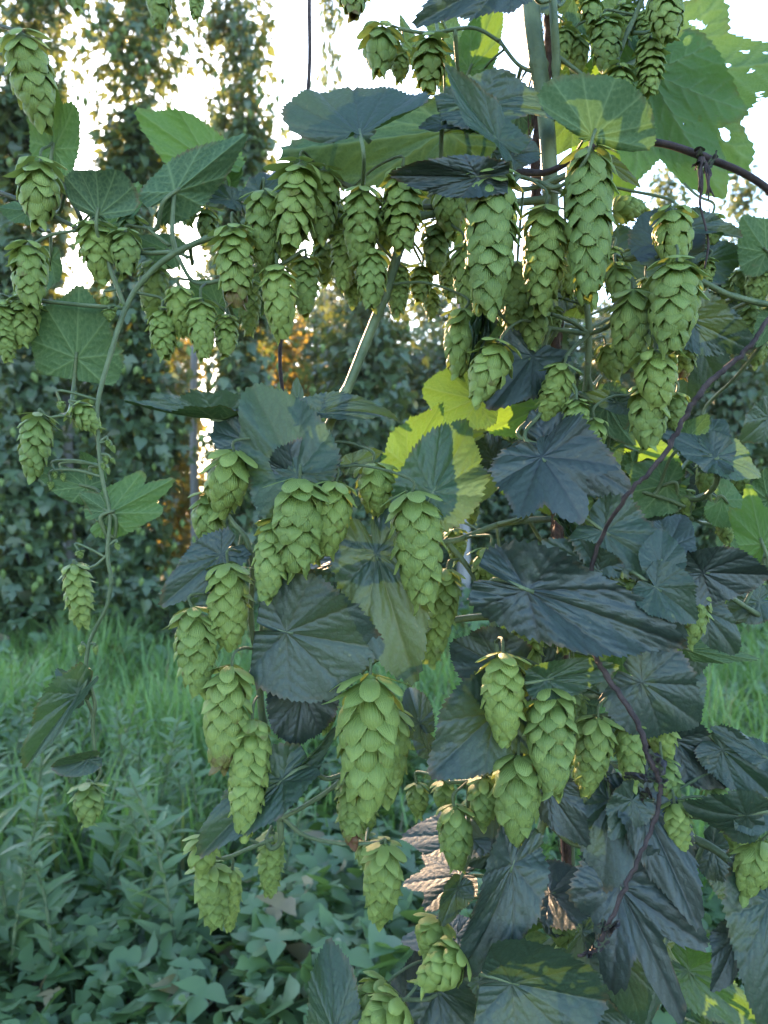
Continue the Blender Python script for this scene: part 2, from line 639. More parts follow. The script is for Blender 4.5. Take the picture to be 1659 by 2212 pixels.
# ------------------------------------------------------------------ hop leaves
TYPES = {
    'fan': ((0, .95), (15, .96), (30, .98), (45, 1.0), (58, 1.0), (70, .96), (80, .80), (90, .42), (105, .16), (180, .05)),
    'heart': ((0, 1.0), (5, .95), (13, .84), (25, .735), (40, .66), (60, .60), (80, .56), (100, .53), (120, .49), (140, .44), (155, .37), (168, .25), (180, .10)),
    'lobed': ((0, 1.0), (8, .87), (18, .69), (25, .60), (32, .68), (40, .80), (46, .83), (54, .74), (66, .63), (80, .58), (100, .55), (120, .49), (140, .43), (158, .34), (170, .2), (180, .08)),
    'round': ((0, 1.0), (8, .93), (22, .84), (45, .79), (65, .77), (90, .73), (115, .69), (140, .60), (160, .46), (172, .28), (180, .12)),
    'deep': ((0, 1.0), (8, .86), (16, .60), (24, .42), (32, .52), (42, .78), (48, .86), (56, .74), (66, .52), (76, .42), (86, .50), (98, .58), (112, .46), (140, .34), (158, .26), (170, .16), (180, .06)),
}
MAINV = {'fan': (0, 26, 52, 76), 'heart': (0, 36, 74, 120), 'round': (0, 38, 78, 122), 'lobed': (0, 44, 84, 126), 'deep': (0, 47, 97, 140)}


def leaf_mesh(ln, width, typ, seed, fold, curl, cup, wave, serr=1.0, na=208, nr=24, crumple=0.0, holes=0):
    rng = np.random.RandomState(seed)
    tb = np.array(TYPES[typ])
    th = np.linspace(-180, 180, na + 1)
    at = np.abs(th)
    r = np.interp(at, tb[:, 0], tb[:, 1])
    # soften the straight interpolation
    k = np.array([1, 2, 3, 2, 1]) / 9
    rs = np.convolve(np.r_[r[:2][::-1], r, r[-2:][::-1]], k, 'valid')
    r = np.where(at < 4, r, rs)
    # low-frequency asymmetry
    r *= 1 + 0.035 * np.sin(np.radians(th) * 2 + rng.rand() * 6) + 0.03 * np.sin(np.radians(th) * 5 + rng.rand() * 6)
    # forward-pointing teeth
    arc = np.cumsum(np.r_[0, np.hypot(np.diff(r * np.sin(np.radians(th))), np.diff(r * np.cos(np.radians(th))))])
    mid = arc[na // 2]
    side = np.abs(arc - mid)
    tl = 0.058
    ph = (side / tl) % 1.0
    idt = np.floor(side / tl).astype(int)
    tsz = 0.6 + 0.7 * rng.rand(200)[np.clip(idt, 0, 199)]
    tooth = (1 - ph) * tsz
    r = r * (1 - 0.045 * serr) + 0.060 * serr * tooth * np.clip((176 - at) / 26, 0, 1) * np.clip(side / 0.05, 0, 1)
    natw = 2 * max(tb[:, 1] * np.sin(np.radians(tb[:, 0])))
    fr = np.linspace(0.0, 1, nr) ** 0.85
    T, Fr = np.meshgrid(np.radians(th), fr)
    X = Fr * r[None, :] * np.sin(T)
    Y = Fr * r[None, :] * np.cos(T)
    # veins
    ax = np.abs(X)
    mains = np.radians(MAINV[typ])
    ang = np.arctan2(ax, Y)
    rr = np.hypot(X, Y)
    d = np.abs(ang[None] - mains[:, None, None])
    which = d.argmin(0)
    dsrt = np.sort(d, 0)
    bord = np.clip((dsrt[1] - dsrt[0]) / 0.22, 0, 1)
    al = mains[which]
    u = ax * np.sin(al) + Y * np.cos(al)
    vv = ax * np.cos(al) - Y * np.sin(al)
    dmain = np.where(u > 0, np.abs(vv), rr)
    # signed side so the left and the right of a main vein do not mirror exactly
    offs = np.where(vv > 0, 0.0, 0.5) + np.sign(X) * 0.13
    spc = 0.135
    srt = u - np.abs(vv) / math.tan(R(46)) * (1 - 0.25 * np.abs(vv))
    sp_ = np.abs(((srt / spc + offs) % 1.0) - 0.5) * spc * math.sin(R(46)) * 2 * 0.5
    dsec = np.where(srt > 0.03, sp_, 0.2)
    # fine tertiary ladder
    vein = np.maximum(np.exp(-(dmain / (0.011 + 0.007 * (1 - rr))) ** 2), 0.72 * bord * np.exp(-(dsec / 0.0085) ** 2))
    quilt = -0.016 * np.exp(-(dmain / 0.034)) - 0.0105 * bord * np.exp(-(dsec / 0.018))
    quilt *= np.clip(rr / 0.12, 0, 1)
    ter = 0.0014 * np.sin(X * 95 + 3 * np.sin(Y * 40)) * np.sin(Y * 88 + 2 * np.sin(X * 31))
    Z = quilt + ter * np.clip(rr * 4, 0, 1)
    Z += fold * ax + cup * (X ** 2 + 0.5 * Y ** 2)
    p1, p2, p3 = rng.rand(3) * 6.28
    Z += wave * Fr ** 2 * (0.05 * np.sin(3 * T + p1) + 0.03 * np.sin(5 * T + p2) + 0.016 * np.sin(11 * T + p3))
    if crumple:
        Z += crumple * (0.10 * np.sin(X * 14 + p1) * np.cos(Y * 11 + p2) + 0.05 * np.sin(X * 31 + Y * 17))
        X = X * (1 - 0.45 * crumple * np.abs(np.sin(Y * 6 + p3)))
    sx = width / (natw * ln)
    X = X * sx
    # long curl: bend the midrib
    if abs(curl) > 1e-3:
        kx = -curl
        yc = np.clip(Y, -0.3, 1.2)
        aa = kx * yc
        Yn = np.sin(aa) / kx - np.sin(aa) * Z
        Zn = (1 - np.cos(aa)) / kx + np.cos(aa) * Z
        Y, Z = Yn, Zn
    v = np.stack([X, Y, Z], -1).reshape(-1, 3) * ln
    nc = na + 1
    i, j = np.meshgrid(np.arange(nr - 1), np.arange(na), indexing='ij')
    a = (i * nc + j).ravel()
    quads = np.stack([a, a + 1, a + nc + 1, a + nc], -1)      # faces +Z
    if holes:                                                 # eaten by insects
        qa = (i * nc + j).ravel()
        cx, cy = (Fr * r[None, :] * np.sin(T)).ravel()[qa], (Fr * r[None, :] * np.cos(T)).ravel()[qa]
        keep = np.ones(len(quads), bool)
        for _ in range(holes):
            hx, hy = rng.uniform(-.45, .45), rng.uniform(-.2, .85)
            hr = rng.choice((.008, .011, .014, .026))
            ha = rng.rand() * 3
            ex, ey = (cx - hx) * np.cos(ha) + (cy - hy) * np.sin(ha), -(cx - hx) * np.sin(ha) + (cy - hy) * np.cos(ha)
            keep &= (ex / (hr * 1.9)) ** 2 + (ey / hr) ** 2 > 1
        quads = quads[keep]
    return mesh_np('leaf', v, quads.ravel(), np.arange(len(quads)) * 4, np.full(len(quads), 4), M_LEAF,
                   {'vein': vein.ravel(), 'edge': Fr.ravel()})


def place_leaf(parent, L, idx, name='leaf'):
    """L: base px, tip px, width px, depth, side (+1 upper face shown, -1 underside), options"""
    bx, by, tx, ty, wpx, d, side = L[:7]
    o_ = L[7] if len(L) > 7 else {}
    rng = random.Random(idx * 13 + 11)
    a = P(bx, by, d)
    dx, dy = (tx - bx) / F * d, -(ty - by) / F * d
    l2 = math.hypot(dx, dy)
    # tips that droop come nearer, tips that rise go away: the upper face looks to the sky
    dd = o_.get('dd', (0.45 * dy / max(l2, 1e-6) + rng.uniform(-0.15, 0.15)) * (1 if side > 0 else -0.6))
    yv = Vector((dx, dd * l2, dy))
    ln = yv.length
    yv.normalize()
    cv = Vector((0, -1, 0)) * side
    zv = cv - yv * cv.dot(yv)
    zv.normalize()
    roll = o_.get('roll', rng.uniform(-16, 16))
    zv = Quaternion(yv, R(roll)) @ zv
    xv = yv.cross(zv)
    q = Matrix((xv, yv, zv)).transposed().to_quaternion()
    width = wpx / F * d / max(0.35, math.cos(R(roll)))
    typ = o_.get('t', 'heart')
    me = leaf_mesh(ln * 1.05, width, typ, idx + 40, o_.get('fold', rng.uniform(0.02, 0.22)), o_.get('curl', rng.uniform(0.05, 0.75)),
                   o_.get('cup', rng.uniform(-0.15, 0.2)), o_.get('wave', rng.uniform(0.5, 1.4)), o_.get('serr', 1.0), na=o_.get('na', 208), nr=o_.get('nr', 24), crumple=o_.get('crumple', 0.0), holes=o_.get('holes', 0))
    o = link(name, me, parent, a - parent.location, q)
    o['tone'] = o_.get('tone', (0.12 if side > 0 else 0.55)) + (rng.choice((-.05, 0, .06, .14, .28)) if side > 0 else rng.uniform(-.1, .1))
    o['wither'] = o_.get('wither', 0.0)
    if 'label' in o_:
        o['label'] = o_['label']
    if o_.get('pet', True):
        # petiole: leaves the blade backwards, bends to the nearest stem
        if 'to' in o_:
            best = P(*o_['to'])
        else:
            best, bd = None, 9
            for s in STEM_PTS:
                m = (s - (a - yv * 0.02)).length
                if m < bd:
                    best, bd = s, m
            if best is None or bd > 0.10:
                best = a - yv * 0.035 + Vector((0, 0.03, -0.01))
        m1 = a - yv * min(0.02, 0.35 * (best - a).length) + zv * -0.003
        m2 = (m1 + best) / 2 + Vector((0, 0.004, -0.006))
        path = catmull([np.array(a + yv * 0.004 - zv * 0.0008), np.array(m1), np.array(m2), np.array(best)], 6)
        sp = Soup()
        rb = 0.00105 + 0.0006 * min(1, ln / 0.09)
        tube_soup(sp, path, np.linspace(rb * 0.75, rb * 1.1, len(path)), 7)
        pts = np.concatenate(sp.v)
        mw = (Matrix.Translation(a) @ q.to_matrix().to_4x4()).inverted()
        h = np.c_[pts, np.ones(len(pts))] @ np.array(mw).T
        sp.v = [h[:, :3]]
        link('petiole', sp.build('petiole', M_STEM), o)
    return o


# ------------------------------------------------------------------ DATA (picture units of the 1659 x 2212 view, depth in metres)
exec_data = True
CONES = [
    # left arm
    (88, 345, 82, 482, 88, .47), (62, 525, 78, 668, 74, .47), (200, 475, 214, 602, 76, .47),
    (272, 500, 278, 596, 62, .47), (283, 468, 288, 525, 52, .50), (404, 398, 405, 487, 46, .52), (447, 450, 447, 522, 46, .53),
    (335, 560, 324, 680, 62, .50), (55, 642, 57, 748, 63, .48), (2, 645, 12, 782, 48, .47),
    (350, 665, 359, 779, 57, .47), (385, 617, 389, 724, 57, .465), (434, 645, 441, 779, 58, .46), (490, 680, 490, 772, 50, .47),
    (540, 600, 534, 722, 48, .50), (85, 890, 72, 1035, 64, .46, dict(v=1)), (160, 876, 214, 928, 50, .46, dict(v=2)),
    (160, 1215, 173, 1361, 56, .46, dict(v=2)), (190, 1690, 196, 1772, 62, .46, dict(v=2, label='loose stubby hop cone at the end of the hanging shoot')),
    (232, 950, 236, 966, 13, .46), (241, 962, 246, 976, 11, .46), (228, 985, 231, 1000, 12, .46), (240, 990, 248, 1000, 10, .46), (222, 1000, 224, 1014, 11, .46), (232, 1010, 236, 1024, 10, .46),
    (130, 866, 132, 886, 18, .46), (118, 1018, 120, 1032, 12, .465), (135, 1022, 137, 1038, 12, .465), (110, 1040, 110, 1056, 13, .465), (195, 1020, 196, 1034, 13, .465), (205, 1010, 208, 1024, 12, .465),
    (170, 1190, 176, 1204, 18, .46), (252, 1172, 256, 1188, 12, .46), (226, 640, 228, 662, 20, .47), (236, 668, 238, 690, 26, .465), (262, 655, 266, 668, 12, .47), (248, 660, 250, 672, 12, .47), (205, 1395, 206, 1412, 12, .46), (178, 1392, 176, 1412, 16, .46),
    # top centre
    (826, 62, 815, 160, 80, .50), (868, 105, 860, 170, 42, .52), (928, 78, 928, 202, 68, .50),
    (570, 408, 572, 588, 80, .46), (650, 348, 628, 548, 88, .45), (700, 362, 690, 524, 74, .47), (786, 400, 775, 566, 78, .45),
    (868, 360, 872, 548, 77, .45), (968, 390, 976, 498, 74, .48), (944, 480, 940, 592, 62, .50), (502, 482, 510, 662, 80, .45, dict(brown=.8, label='hop cone with a dry brown tip')),
    (598, 572, 606, 732, 70, .45), (660, 550, 658, 684, 60, .48), (745, 498, 740, 632, 56, .48), (806, 538, 798, 667, 66, .46),
    (862, 565, 857, 688, 48, .48), (912, 572, 906, 656, 48, .50), (930, 620, 932, 690, 36, .52), (1002, 525, 1016, 692, 62, .47),
    (1004, 665, 985, 810, 74, .46), (1082, 738, 1028, 865, 86, .44, dict(tilt=-.1)), (968, 560, 972, 650, 44, .52), (700, 520, 704, 612, 52, .52),
    # right of centre, the big ones
    (1064, 358, 1062, 684, 108, .42, dict(v=0, label='very large long hop cone, left one of the two longest')), (1274, 312, 1270, 658, 98, .42, dict(v=1, label='longest hop cone hanging under a cupped leaf')),
    (1180, 440, 1180, 664, 92, .43, dict(v=1)), (1118, 560, 1112, 722, 64, .47), (1222, 520, 1226, 645, 54, .48), (1160, 645, 1150, 748, 66, .47),
    (1450, 452, 1448, 580, 82, .44, dict(v=0)), (1462, 560, 1440, 768, 104, .42, dict(v=0)), (1366, 620, 1371, 786, 86, .44), (1415, 755, 1417, 884, 84, .43),
    (1402, 828, 1394, 968, 80, .44), (1462, 848, 1456, 928, 50, .46), (1220, 782, 1187, 910, 66, .45), (1245, 862, 1245, 948, 52, .44), (1283, 902, 1280, 988, 54, .44),
    (1308, 742, 1326, 822, 52, .50, dict(tone=.8)), (1480, 728, 1471, 818, 52, .48, dict(brown=1)), (1638, 543, 1638, 658, 42, .50), (1600, 582, 1598, 643, 40, .52),
    (1622, 662, 1618, 742, 42, .52), (1474, 1058, 1481, 1108, 48, .50), (1376, 1050, 1378, 1092, 36, .52),
    (1322, 456, 1394, 440, 52, .47), (1430, -25, 1440, 102, 72, .47, dict(tone=.5)), (1308, 40, 1310, 165, 62, .50), (1275, -2, 1275, 56, 48, .50, dict(tone=1)),
    (1248, 75, 1250, 152, 48, .52), (1404, 78, 1402, 218, 56, .49, dict(tone=.6)), (1336, 138, 1332, 328, 56, .49), (1110, 238, 1110, 294, 42, .54, dict(tone=1)),
    (1137, 232, 1138, 292, 40, .55, dict(tone=1)), (1265, 620, 1262, 665, 44, .52, dict(tone=.9)), (1390, 20, 1396, 90, 42, .51, dict(tone=.9)),
    # centre
    (648, 1030, 638, 1244, 104, .41, dict(v=1, tone=.35)), (726, 1036, 704, 1198, 84, .42, dict(v=1, tone=.35)), (604, 1118, 578, 1292, 78, .42, dict(v=0)),
    (806, 998, 818, 1114, 82, .44), (888, 1058, 920, 1320, 104, .41, dict(v=1, tone=.35, label='large ragged hop cone with one yellow bract')), (968, 1225, 928, 1442, 68, .46),
    (800, 1452, 796, 1742, 128, .41, dict(v=1, label='widest hop cone, hanging below the big grey leaf')), (850, 1525, 836, 1742, 78, .44), (1086, 1408, 1084, 1597, 92, .42, dict(v=0)), (1060, 1180, 1056, 1260, 74, .46, dict(v=2)),
    (980, 1140, 990, 1212, 46, .50), (1010, 1060, 1022, 1130, 40, .52), (506, 972, 468, 1108, 92, .44, dict(v=2)), (456, 1062, 448, 1168, 72, .46, dict(v=2)),
    (492, 1212, 494, 1404, 86, .43, dict(v=2)), (414, 1308, 442, 1492, 88, .43, dict(v=1)), (502, 1436, 480, 1654, 94, .42, dict(v=0, brown=.7)), (546, 1548, 540, 1792, 84, .42, dict(v=0)),
    (440, 1808, 436, 1884, 66, .44, dict(v=2)), (452, 1862, 460, 2016, 70, .45, dict(v=1)), (502, 1874, 490, 2018, 42, .46), (586, 1796, 580, 1948, 52, .45, dict(v=1)),
    (755, 1672, 764, 1818, 62, .44, dict(brown=1, label='hop cone with a rusty brown lower half')), (792, 1730, 790, 1800, 44, .47), (832, 1818, 820, 2014, 80, .43, dict(v=1)), (795, 1810, 792, 1880, 50, .46),
    # lower right
    (1186, 1478, 1184, 1702, 100, .42, dict(v=0)), (1222, 1480, 1216, 1605, 62, .46), (1120, 1626, 1114, 1814, 102, .42, dict(v=0)), (1292, 1545, 1275, 1722, 76, .43, dict(v=1)),
    (1360, 1552, 1356, 1690, 62, .44, dict(v=1)), (1424, 1548, 1436, 1645, 60, .45), (1338, 1232, 1346, 1294, 54, .44), (1500, 1268, 1486, 1394, 72, .44, dict(v=1)),
    (1440, 1345, 1430, 1452, 64, .45), (1545, 1255, 1548, 1314, 58, .48), (1136, 1330, 1140, 1452, 62, .47), (1352, 1330, 1350, 1390, 48, .48), (1246, 1495, 1240, 1575, 44, .47),
    (1456, 1732, 1476, 1852, 56, .43, dict(v=0)), (1430, 1640, 1446, 1745, 60, .44, dict(v=1)), (1648, 1812, 1610, 1934, 78, .42, dict(v=0)), (1215, 1972, 1215, 2038, 58, .46, dict(v=2)),
    (1585, 1770, 1585, 1826, 46, .46), (980, 1738, 986, 1874, 72, .43), (958, 1685, 962, 1752, 48, .46), (1046, 1676, 1044, 1792, 62, .43), (950, 1985, 918, 2052, 78, .43, dict(v=0)),
    (1002, 2052, 908, 2116, 84, .41, dict(v=0, tilt=-.2)), (840, 2122, 750, 2200, 82, .42, dict(v=0, tilt=-.2)), (872, 2160, 780, 2235, 92, .40, dict(v=1, tilt=-.2)),
    (1392, 1700, 1396, 1755, 44, .47), (1262, 1640, 1256, 1710, 46, .47), (1148, 1690, 1140, 1760, 50, .47), (1085, 1240, 1110, 1300, 48, .50),
]

LEAVES = [
    # top
    (778, 287, 758, 138, 330, .43, 1, dict(t='fan', dd=.55, fold=.05, cup=.12, curl=.25, roll=0, tone=.0, wave=1.3)),
    (965, 285, 622, 348, 230, .50, -1, dict(tone=.15, roll=8, dd=-.1, curl=.2)),
    (1076, 302, 958, 150, 92, .42, 1, dict(tone=.35, curl=-.5, fold=.25, dd=.2, roll=15)),
    (1035, 232, 1312, 186, 116, .46, 1, dict(tone=.0, curl=.6, dd=.1, roll=-20)),
    (1010, 266, 906, 248, 58, .46, 1, dict(tone=.0, roll=20)),
    (1279, 296, 1318, 190, 290, .41, -1, dict(tone=.22, fold=.18, cup=.1, t='fan', dd=-.3, curl=.15, roll=8, label='cupped dark green leaf on top of the longest cone')),
    (1385, 160, 1735, 140, 400, .54, -1, dict(t='lobed', tone=.70, holes=30, na=420, nr=90, serr=.45, dd=.15, roll=-8, curl=.5, label='very large lobed leaf against the sky')),
    (1400, 160, 1545, 425, 290, .53, -1, dict(t='lobed', tone=.95, holes=16, na=360, nr=70, serr=.5, dd=.0, roll=5, curl=.15, label='large backlit yellow-green leaf')),
    (1345, 205, 1345, 428, 215, .56, -1, dict(t='round', tone=1.0, dd=.1, roll=-6, curl=.1)),
    (1032, 382, 830, 358, 78, .41, 1, dict(tone=.0, dd=.25, roll=-25, fold=.15, curl=.5)),
    (1104, 338, 1212, 292, 58, .44, 1, dict(tone=.0, curl=.8)),
    (1100, -50, 912, 82, 130, .45, 1, dict(tone=.05, wither=.25, curl=.6)),
    (1014, 152, 1076, 33, 98, .52, -1, dict(tone=.6)),
    (898, 112, 863, 48, 44, .53, -1, dict()),
    (978, 205, 958, 118, 50, .55, -1, dict(tone=.9)),
    (1232, 145, 1210, 55, 80, .54, -1, dict(tone=.6)),
    (1352, 60, 1385, 140, 60, .54, -1, dict(tone=.9)),
    (1195, -20, 1120, -60, 120, .5, 1, dict()),
    # left arm
    (117, 323, 142, 170, 118, .49, -1, dict(t='lobed', tone=.5)),
    (456, 352, 303, 260, 135, .52, -1, dict(tone=.6)),
    (378, 416, 535, 272, 100, .47, -1, dict(tone=.1, fold=.3, curl=-.3, roll=25, dd=.1)),
    (462, 402, 534, 352, 66, .54, -1, dict(tone=.55)),
    (213, 464, 226, 372, 165, .46, -1, dict(tone=.1, t='fan', dd=-.3, fold=.1, roll=0)),
    (228, 492, 316, 412, 110, .50, -1, dict(tone=.5)),
    (62, 455, 3, 455, 62, .50, -1, dict(tone=.6)),
    (372, 545, 298, 518, 72, .50, -1, dict(tone=.7)),
    (502, 432, 422, 408, 52, .50, 1, dict(tone=.2)),
    (166, 774, 188, 632, 198, .49, -1, dict(t='round', tone=.30, roll=0, curl=.1, fold=.0, cup=0, label='round bright green leaf seen from below')),
    (472, 660, 412, 612, 78, .52, -1, dict(tone=.65)),
    (556, 640, 498, 700, 66, .52, -1, dict(tone=.7)),
    (566, 585, 552, 690, 46, .52, -1, dict(tone=.8)),
    (562, 412, 634, 318, 66, .49, 1, dict(tone=.0)),
    (110, 560, 95, 640, 50, .52, -1, dict(tone=.6)),
    # centre
    (640, 1024, 528, 818, 220, .43, 1, dict(tone=.35, dd=.35, fold=.05, roll=-8, curl=.2)),
    (640, 1030, 752, 968, 150, .435, 1, dict(tone=.0, dd=.1, roll=15)),
    (526, 950, 442, 868, 100, .46, 1, dict(tone=.15)),
    (470, 905, 272, 888, 40, .47, 1, dict(tone=.1, roll=45, fold=.4)),
    (688, 892, 872, 855, 66, .45, 1, dict(tone=.1, roll=-30, curl=.9)),
    (642, 868, 640, 812, 30, .46, 1, dict(tone=.0)),
    (1032, 862, 884, 842, 135, .48, -1, dict(tone=.62, roll=0)),
    (882, 1012, 938, 857, 120, .46, -1, dict(tone=.6, roll=20)),
    (936, 1062, 1058, 872, 175, .43, 1, dict(tone=.3, roll=5, dd=.35)),
    (1150, 768, 1052, 888, 160, .47, 1, dict(tone=.05)),
    (760, 1002, 828, 972, 46, .46, 1, dict()),
    (1170, 986, 1236, 1110, 245, .43, 1, dict(t='lobed', tone=.0, dd=-.7, roll=0)),
    (1180, 962, 1362, 1052, 165, .45, 1, dict(tone=.0)),
    (1176, 978, 1136, 898, 100, .455, 1, dict(tone=.0)),
    (1546, 988, 1658, 1012, 96, .45, 1, dict(tone=.25, roll=-30)),
    (1546, 986, 1438, 935, 90, .45, 1, dict(tone=.15, roll=30)),
    (1478, 955, 1522, 896, 66, .48, -1, dict(tone=.8)),
    (1488, 690, 1630, 758, 125, .45, 1, dict(tone=.05)),
    (1670, 690, 1640, 745, 60, .5, -1, dict(tone=.5)),
    (1442, 535, 1430, 412, 155, .48, 1, dict(t='round', tone=.0)),
    (1488, 490, 1612, 502, 62, .46, 1, dict(tone=.05, roll=-25)),
    (1498, 572, 1622, 548, 110, .50, 1, dict(tone=.0)),
    (1655, 545, 1588, 478, 120, .49, -1, dict(tone=.45)),
    (1308, 348, 1374, 412, 34, .45, 1, dict(tone=.0)),
    (1338, 872, 1262, 844, 42, .46, 1, dict()),
    (1258, 648, 1203, 678, 66, .54, -1, dict(tone=1)),
    (1168, 880, 1055, 932, 115, .50, -1, dict(tone=.95)),
    (1268, 878, 1334, 945, 90, .50, -1, dict(tone=.95)),
    (1645, 1175, 1604, 1048, 96, .46, -1, dict(tone=.9, t='lobed')),
    # right middle
    (1306, 1148, 1436, 1244, 170, .435, 1, dict(tone=.05)),
    (1440, 1185, 1506, 1100, 110, .45, 1, dict(tone=.0, dd=.5)),
    (1138, 1274, 1476, 1384, 195, .41, 1, dict(tone=.02, dd=-.15, roll=-8, curl=.25, fold=.05, label='large pointed blue-grey leaf, longest of the right side')),
    (1292, 1232, 1178, 1168, 100, .43, 1, dict(tone=.1)),
    (1428, 1222, 1442, 1146, 98, .42, 1, dict(tone=.25, dd=.3, t='round')),
    (1416, 1268, 1500, 1336, 120, .415, 1, dict(tone=.15)),
    (1388, 1298, 1464, 1394, 110, .44, 1, dict(tone=.0)),
    (1518, 1238, 1664, 1242, 125, .43, 1, dict(tone=.0, wither=.05)),
    (1518, 1318, 1594, 1408, 100, .45, 1, dict(tone=.05)),
    (1480, 1402, 1640, 1426, 50, .48, -1, dict(tone=1)),
    (1386, 1474, 1520, 1568, 205, .43, 1, dict(t='round', tone=.05, roll=0)),
    (1182, 1468, 1342, 1448, 84, .415, 1, dict(tone=.3, roll=-5)),
    (1082, 1442, 975, 1385, 150, .45, 1, dict(tone=.0, t='round')),
    (1160, 1440, 1136, 1570, 120, .47, 1, dict(tone=.0)),
    (1072, 1538, 922, 1655, 195, .43, 1, dict(tone=.2, roll=5)),
    (618, 1366, 830, 1402, 275, .42, 1, dict(tone=.05, t='round', roll=0, dd=-.15, curl=.2, label='big broad grey-blue leaf in the middle')),
    (655, 1496, 646, 1604, 150, .45, 1, dict(tone=.0, t='round')),
    (812, 1196, 892, 1458, 200, .43, 1, dict(tone=.02, dd=-.3, roll=0)),
    (790, 1195, 640, 1215, 52, .455, 1, dict(tone=.0, roll=82, fold=.03, cup=0)),
    (610, 1685, 426, 1806, 112, .42, 1, dict(tone=.05, roll=35, curl=.6)),
    (600, 1700, 744, 1596, 56, .43, 1, dict(tone=.05, roll=20, curl=.6)),
    (906, 1562, 880, 1492, 74, .46, 1, dict(tone=.0, dd=.8)),
    (925, 1612, 880, 1570, 50, .47, 1, dict(tone=.1, dd=.6)),
    (478, 1198, 362, 1298, 112, .44, 1, dict(tone=.12, dd=-.2)),
    # trailing shoot
    (237, 1109, 392, 1032, 110, .46, -1, dict(tone=.55, t='lobed', roll=0)),
    (237, 1108, 178, 1066, 60, .462, -1, dict(tone=.55)),
    (186, 1052, 86, 1018, 76, .47, -1, dict(tone=.6)),
    (206, 1034, 190, 968, 50, .48, -1, dict(tone=.5)),
    (168, 1500, 62, 1636, 82, .455, 1, dict(tone=.12, fold=.35, roll=20, dd=-.2)),
    (172, 1500, 120, 1450, 60, .46, 1, dict(tone=.35)),
    (190, 1640, 96, 1668, 50, .45, 1, dict(tone=.15, fold=.5)),
    # lower right
    (1318, 1730, 1288, 1892, 160, .44, 1, dict(tone=.0)),
    (1366, 1728, 1306, 1796, 100, .43, 1, dict(tone=.12)),
    (1180, 1698, 1250, 1806, 110, .44, 1, dict(tone=.0)),
    (1388, 1735, 1472, 1940, 140, .435, 1, dict(tone=.0, roll=-10)),
    (1612, 1762, 1478, 1772, 120, .41, 1, dict(tone=.05, roll=-25, curl=.8, dd=.1)),
    (1606, 1762, 1690, 1764, 70, .415, 1, dict(tone=.05, roll=-20, dd=.1)),
    (1186, 1930, 1328, 1908, 76, .45, 1, dict(tone=.1, dd=.1, roll=-80, curl=.1, fold=.03, cup=0, wave=.3, label='leaf lying flat with a warm patch of sun')),
    (1180, 1945, 1236, 1982, 70, .46, 1, dict(tone=.1)),
    (1338, 1914, 1452, 2160, 240, .43, 1, dict(t='deep', tone=.0, roll=0, label='dark deeply lobed leaf with pointed fingers')),
    (1342, 1832, 1448, 1965, 130, .445, 1, dict(tone=.0)),
    (1106, 2125, 1322, 2170, 250, .40, 1, dict(tone=.1, t='round', roll=0, dd=.0)),
    (1662, 1945, 1620, 2180, 180, .42, 1, dict(tone=.1)),
    (1592, 2018, 1534, 2116, 96, .43, 1, dict(tone=.0)),
    (1488, 2098, 1616, 2196, 120, .46, 1, dict(tone=.8)),
    (1438, 1948, 1512, 2024, 76, .46, 1, dict(tone=.1)),
    (1330, 2060, 1402, 2215, 120, .44, 1, dict(tone=.0)),
    (1108, 1868, 1014, 2088, 150, .41, 1, dict(tone=.05, roll=-10)),
    (988, 1918, 948, 1990, 66, .43, 1, dict(tone=.0)),
    (722, 2235, 708, 2068, 122, .40, 1, dict(tone=.05, dd=.5)),
    (880, 2164, 928, 2056, 90, .47, 1, dict(tone=.0, dd=.4)),
    (942, 2138, 1040, 2235, 150, .43, 1, dict(tone=.0)),
    (1012, 1800, 866, 1806, 64, .47, 1, dict(tone=.25, dd=.1, roll=80, fold=.03, cup=0, curl=.1, wave=.25)),
    (990, 1890, 866, 1912, 72, .47, 1, dict(tone=.3, t='lobed', roll=80, dd=.1, fold=.03, cup=0, curl=.1, wave=.25)),
    (985, 2020, 872, 2030, 48, .47, 1, dict(tone=.3, roll=80, dd=.1, fold=.03, cup=0, curl=.1, wave=.25)),
    (1320, 1700, 1265, 1790, 52, .455, 1, dict(tone=.05, roll=70, dd=.1, fold=.03)),
    (1185, 1985, 1240, 1990, 40, .465, 1, dict(tone=.05, roll=-82, dd=.1, fold=.03)),
    (1062, 1846, 1080, 1760, 140, .46, 1, dict(tone=.0, dd=.6)),
    (1662, 1640, 1556, 1578, 56, .44, 1, dict(tone=.05, roll=30)),
    (1458, 1600, 1566, 1704, 130, .46, 1, dict(tone=.0)),
    (1560, 1620, 1640, 1700, 110, .45, 1, dict(tone=.05)),
    (1046, 690, 1010, 812, 60, .455, 1, dict(wither=1.0, crumple=1.0, tone=0, fold=.6, label='black shrivelled dead leaf')),
    (1215, 1115, 1230, 1175, 55, .46, 1, dict(wither=1.0, crumple=1.0, tone=0, fold=.6)),
    (1225, 1370, 1200, 1420, 60, .46, 1, dict(wither=1.0, crumple=1.0, tone=0, fold=.5)),
]
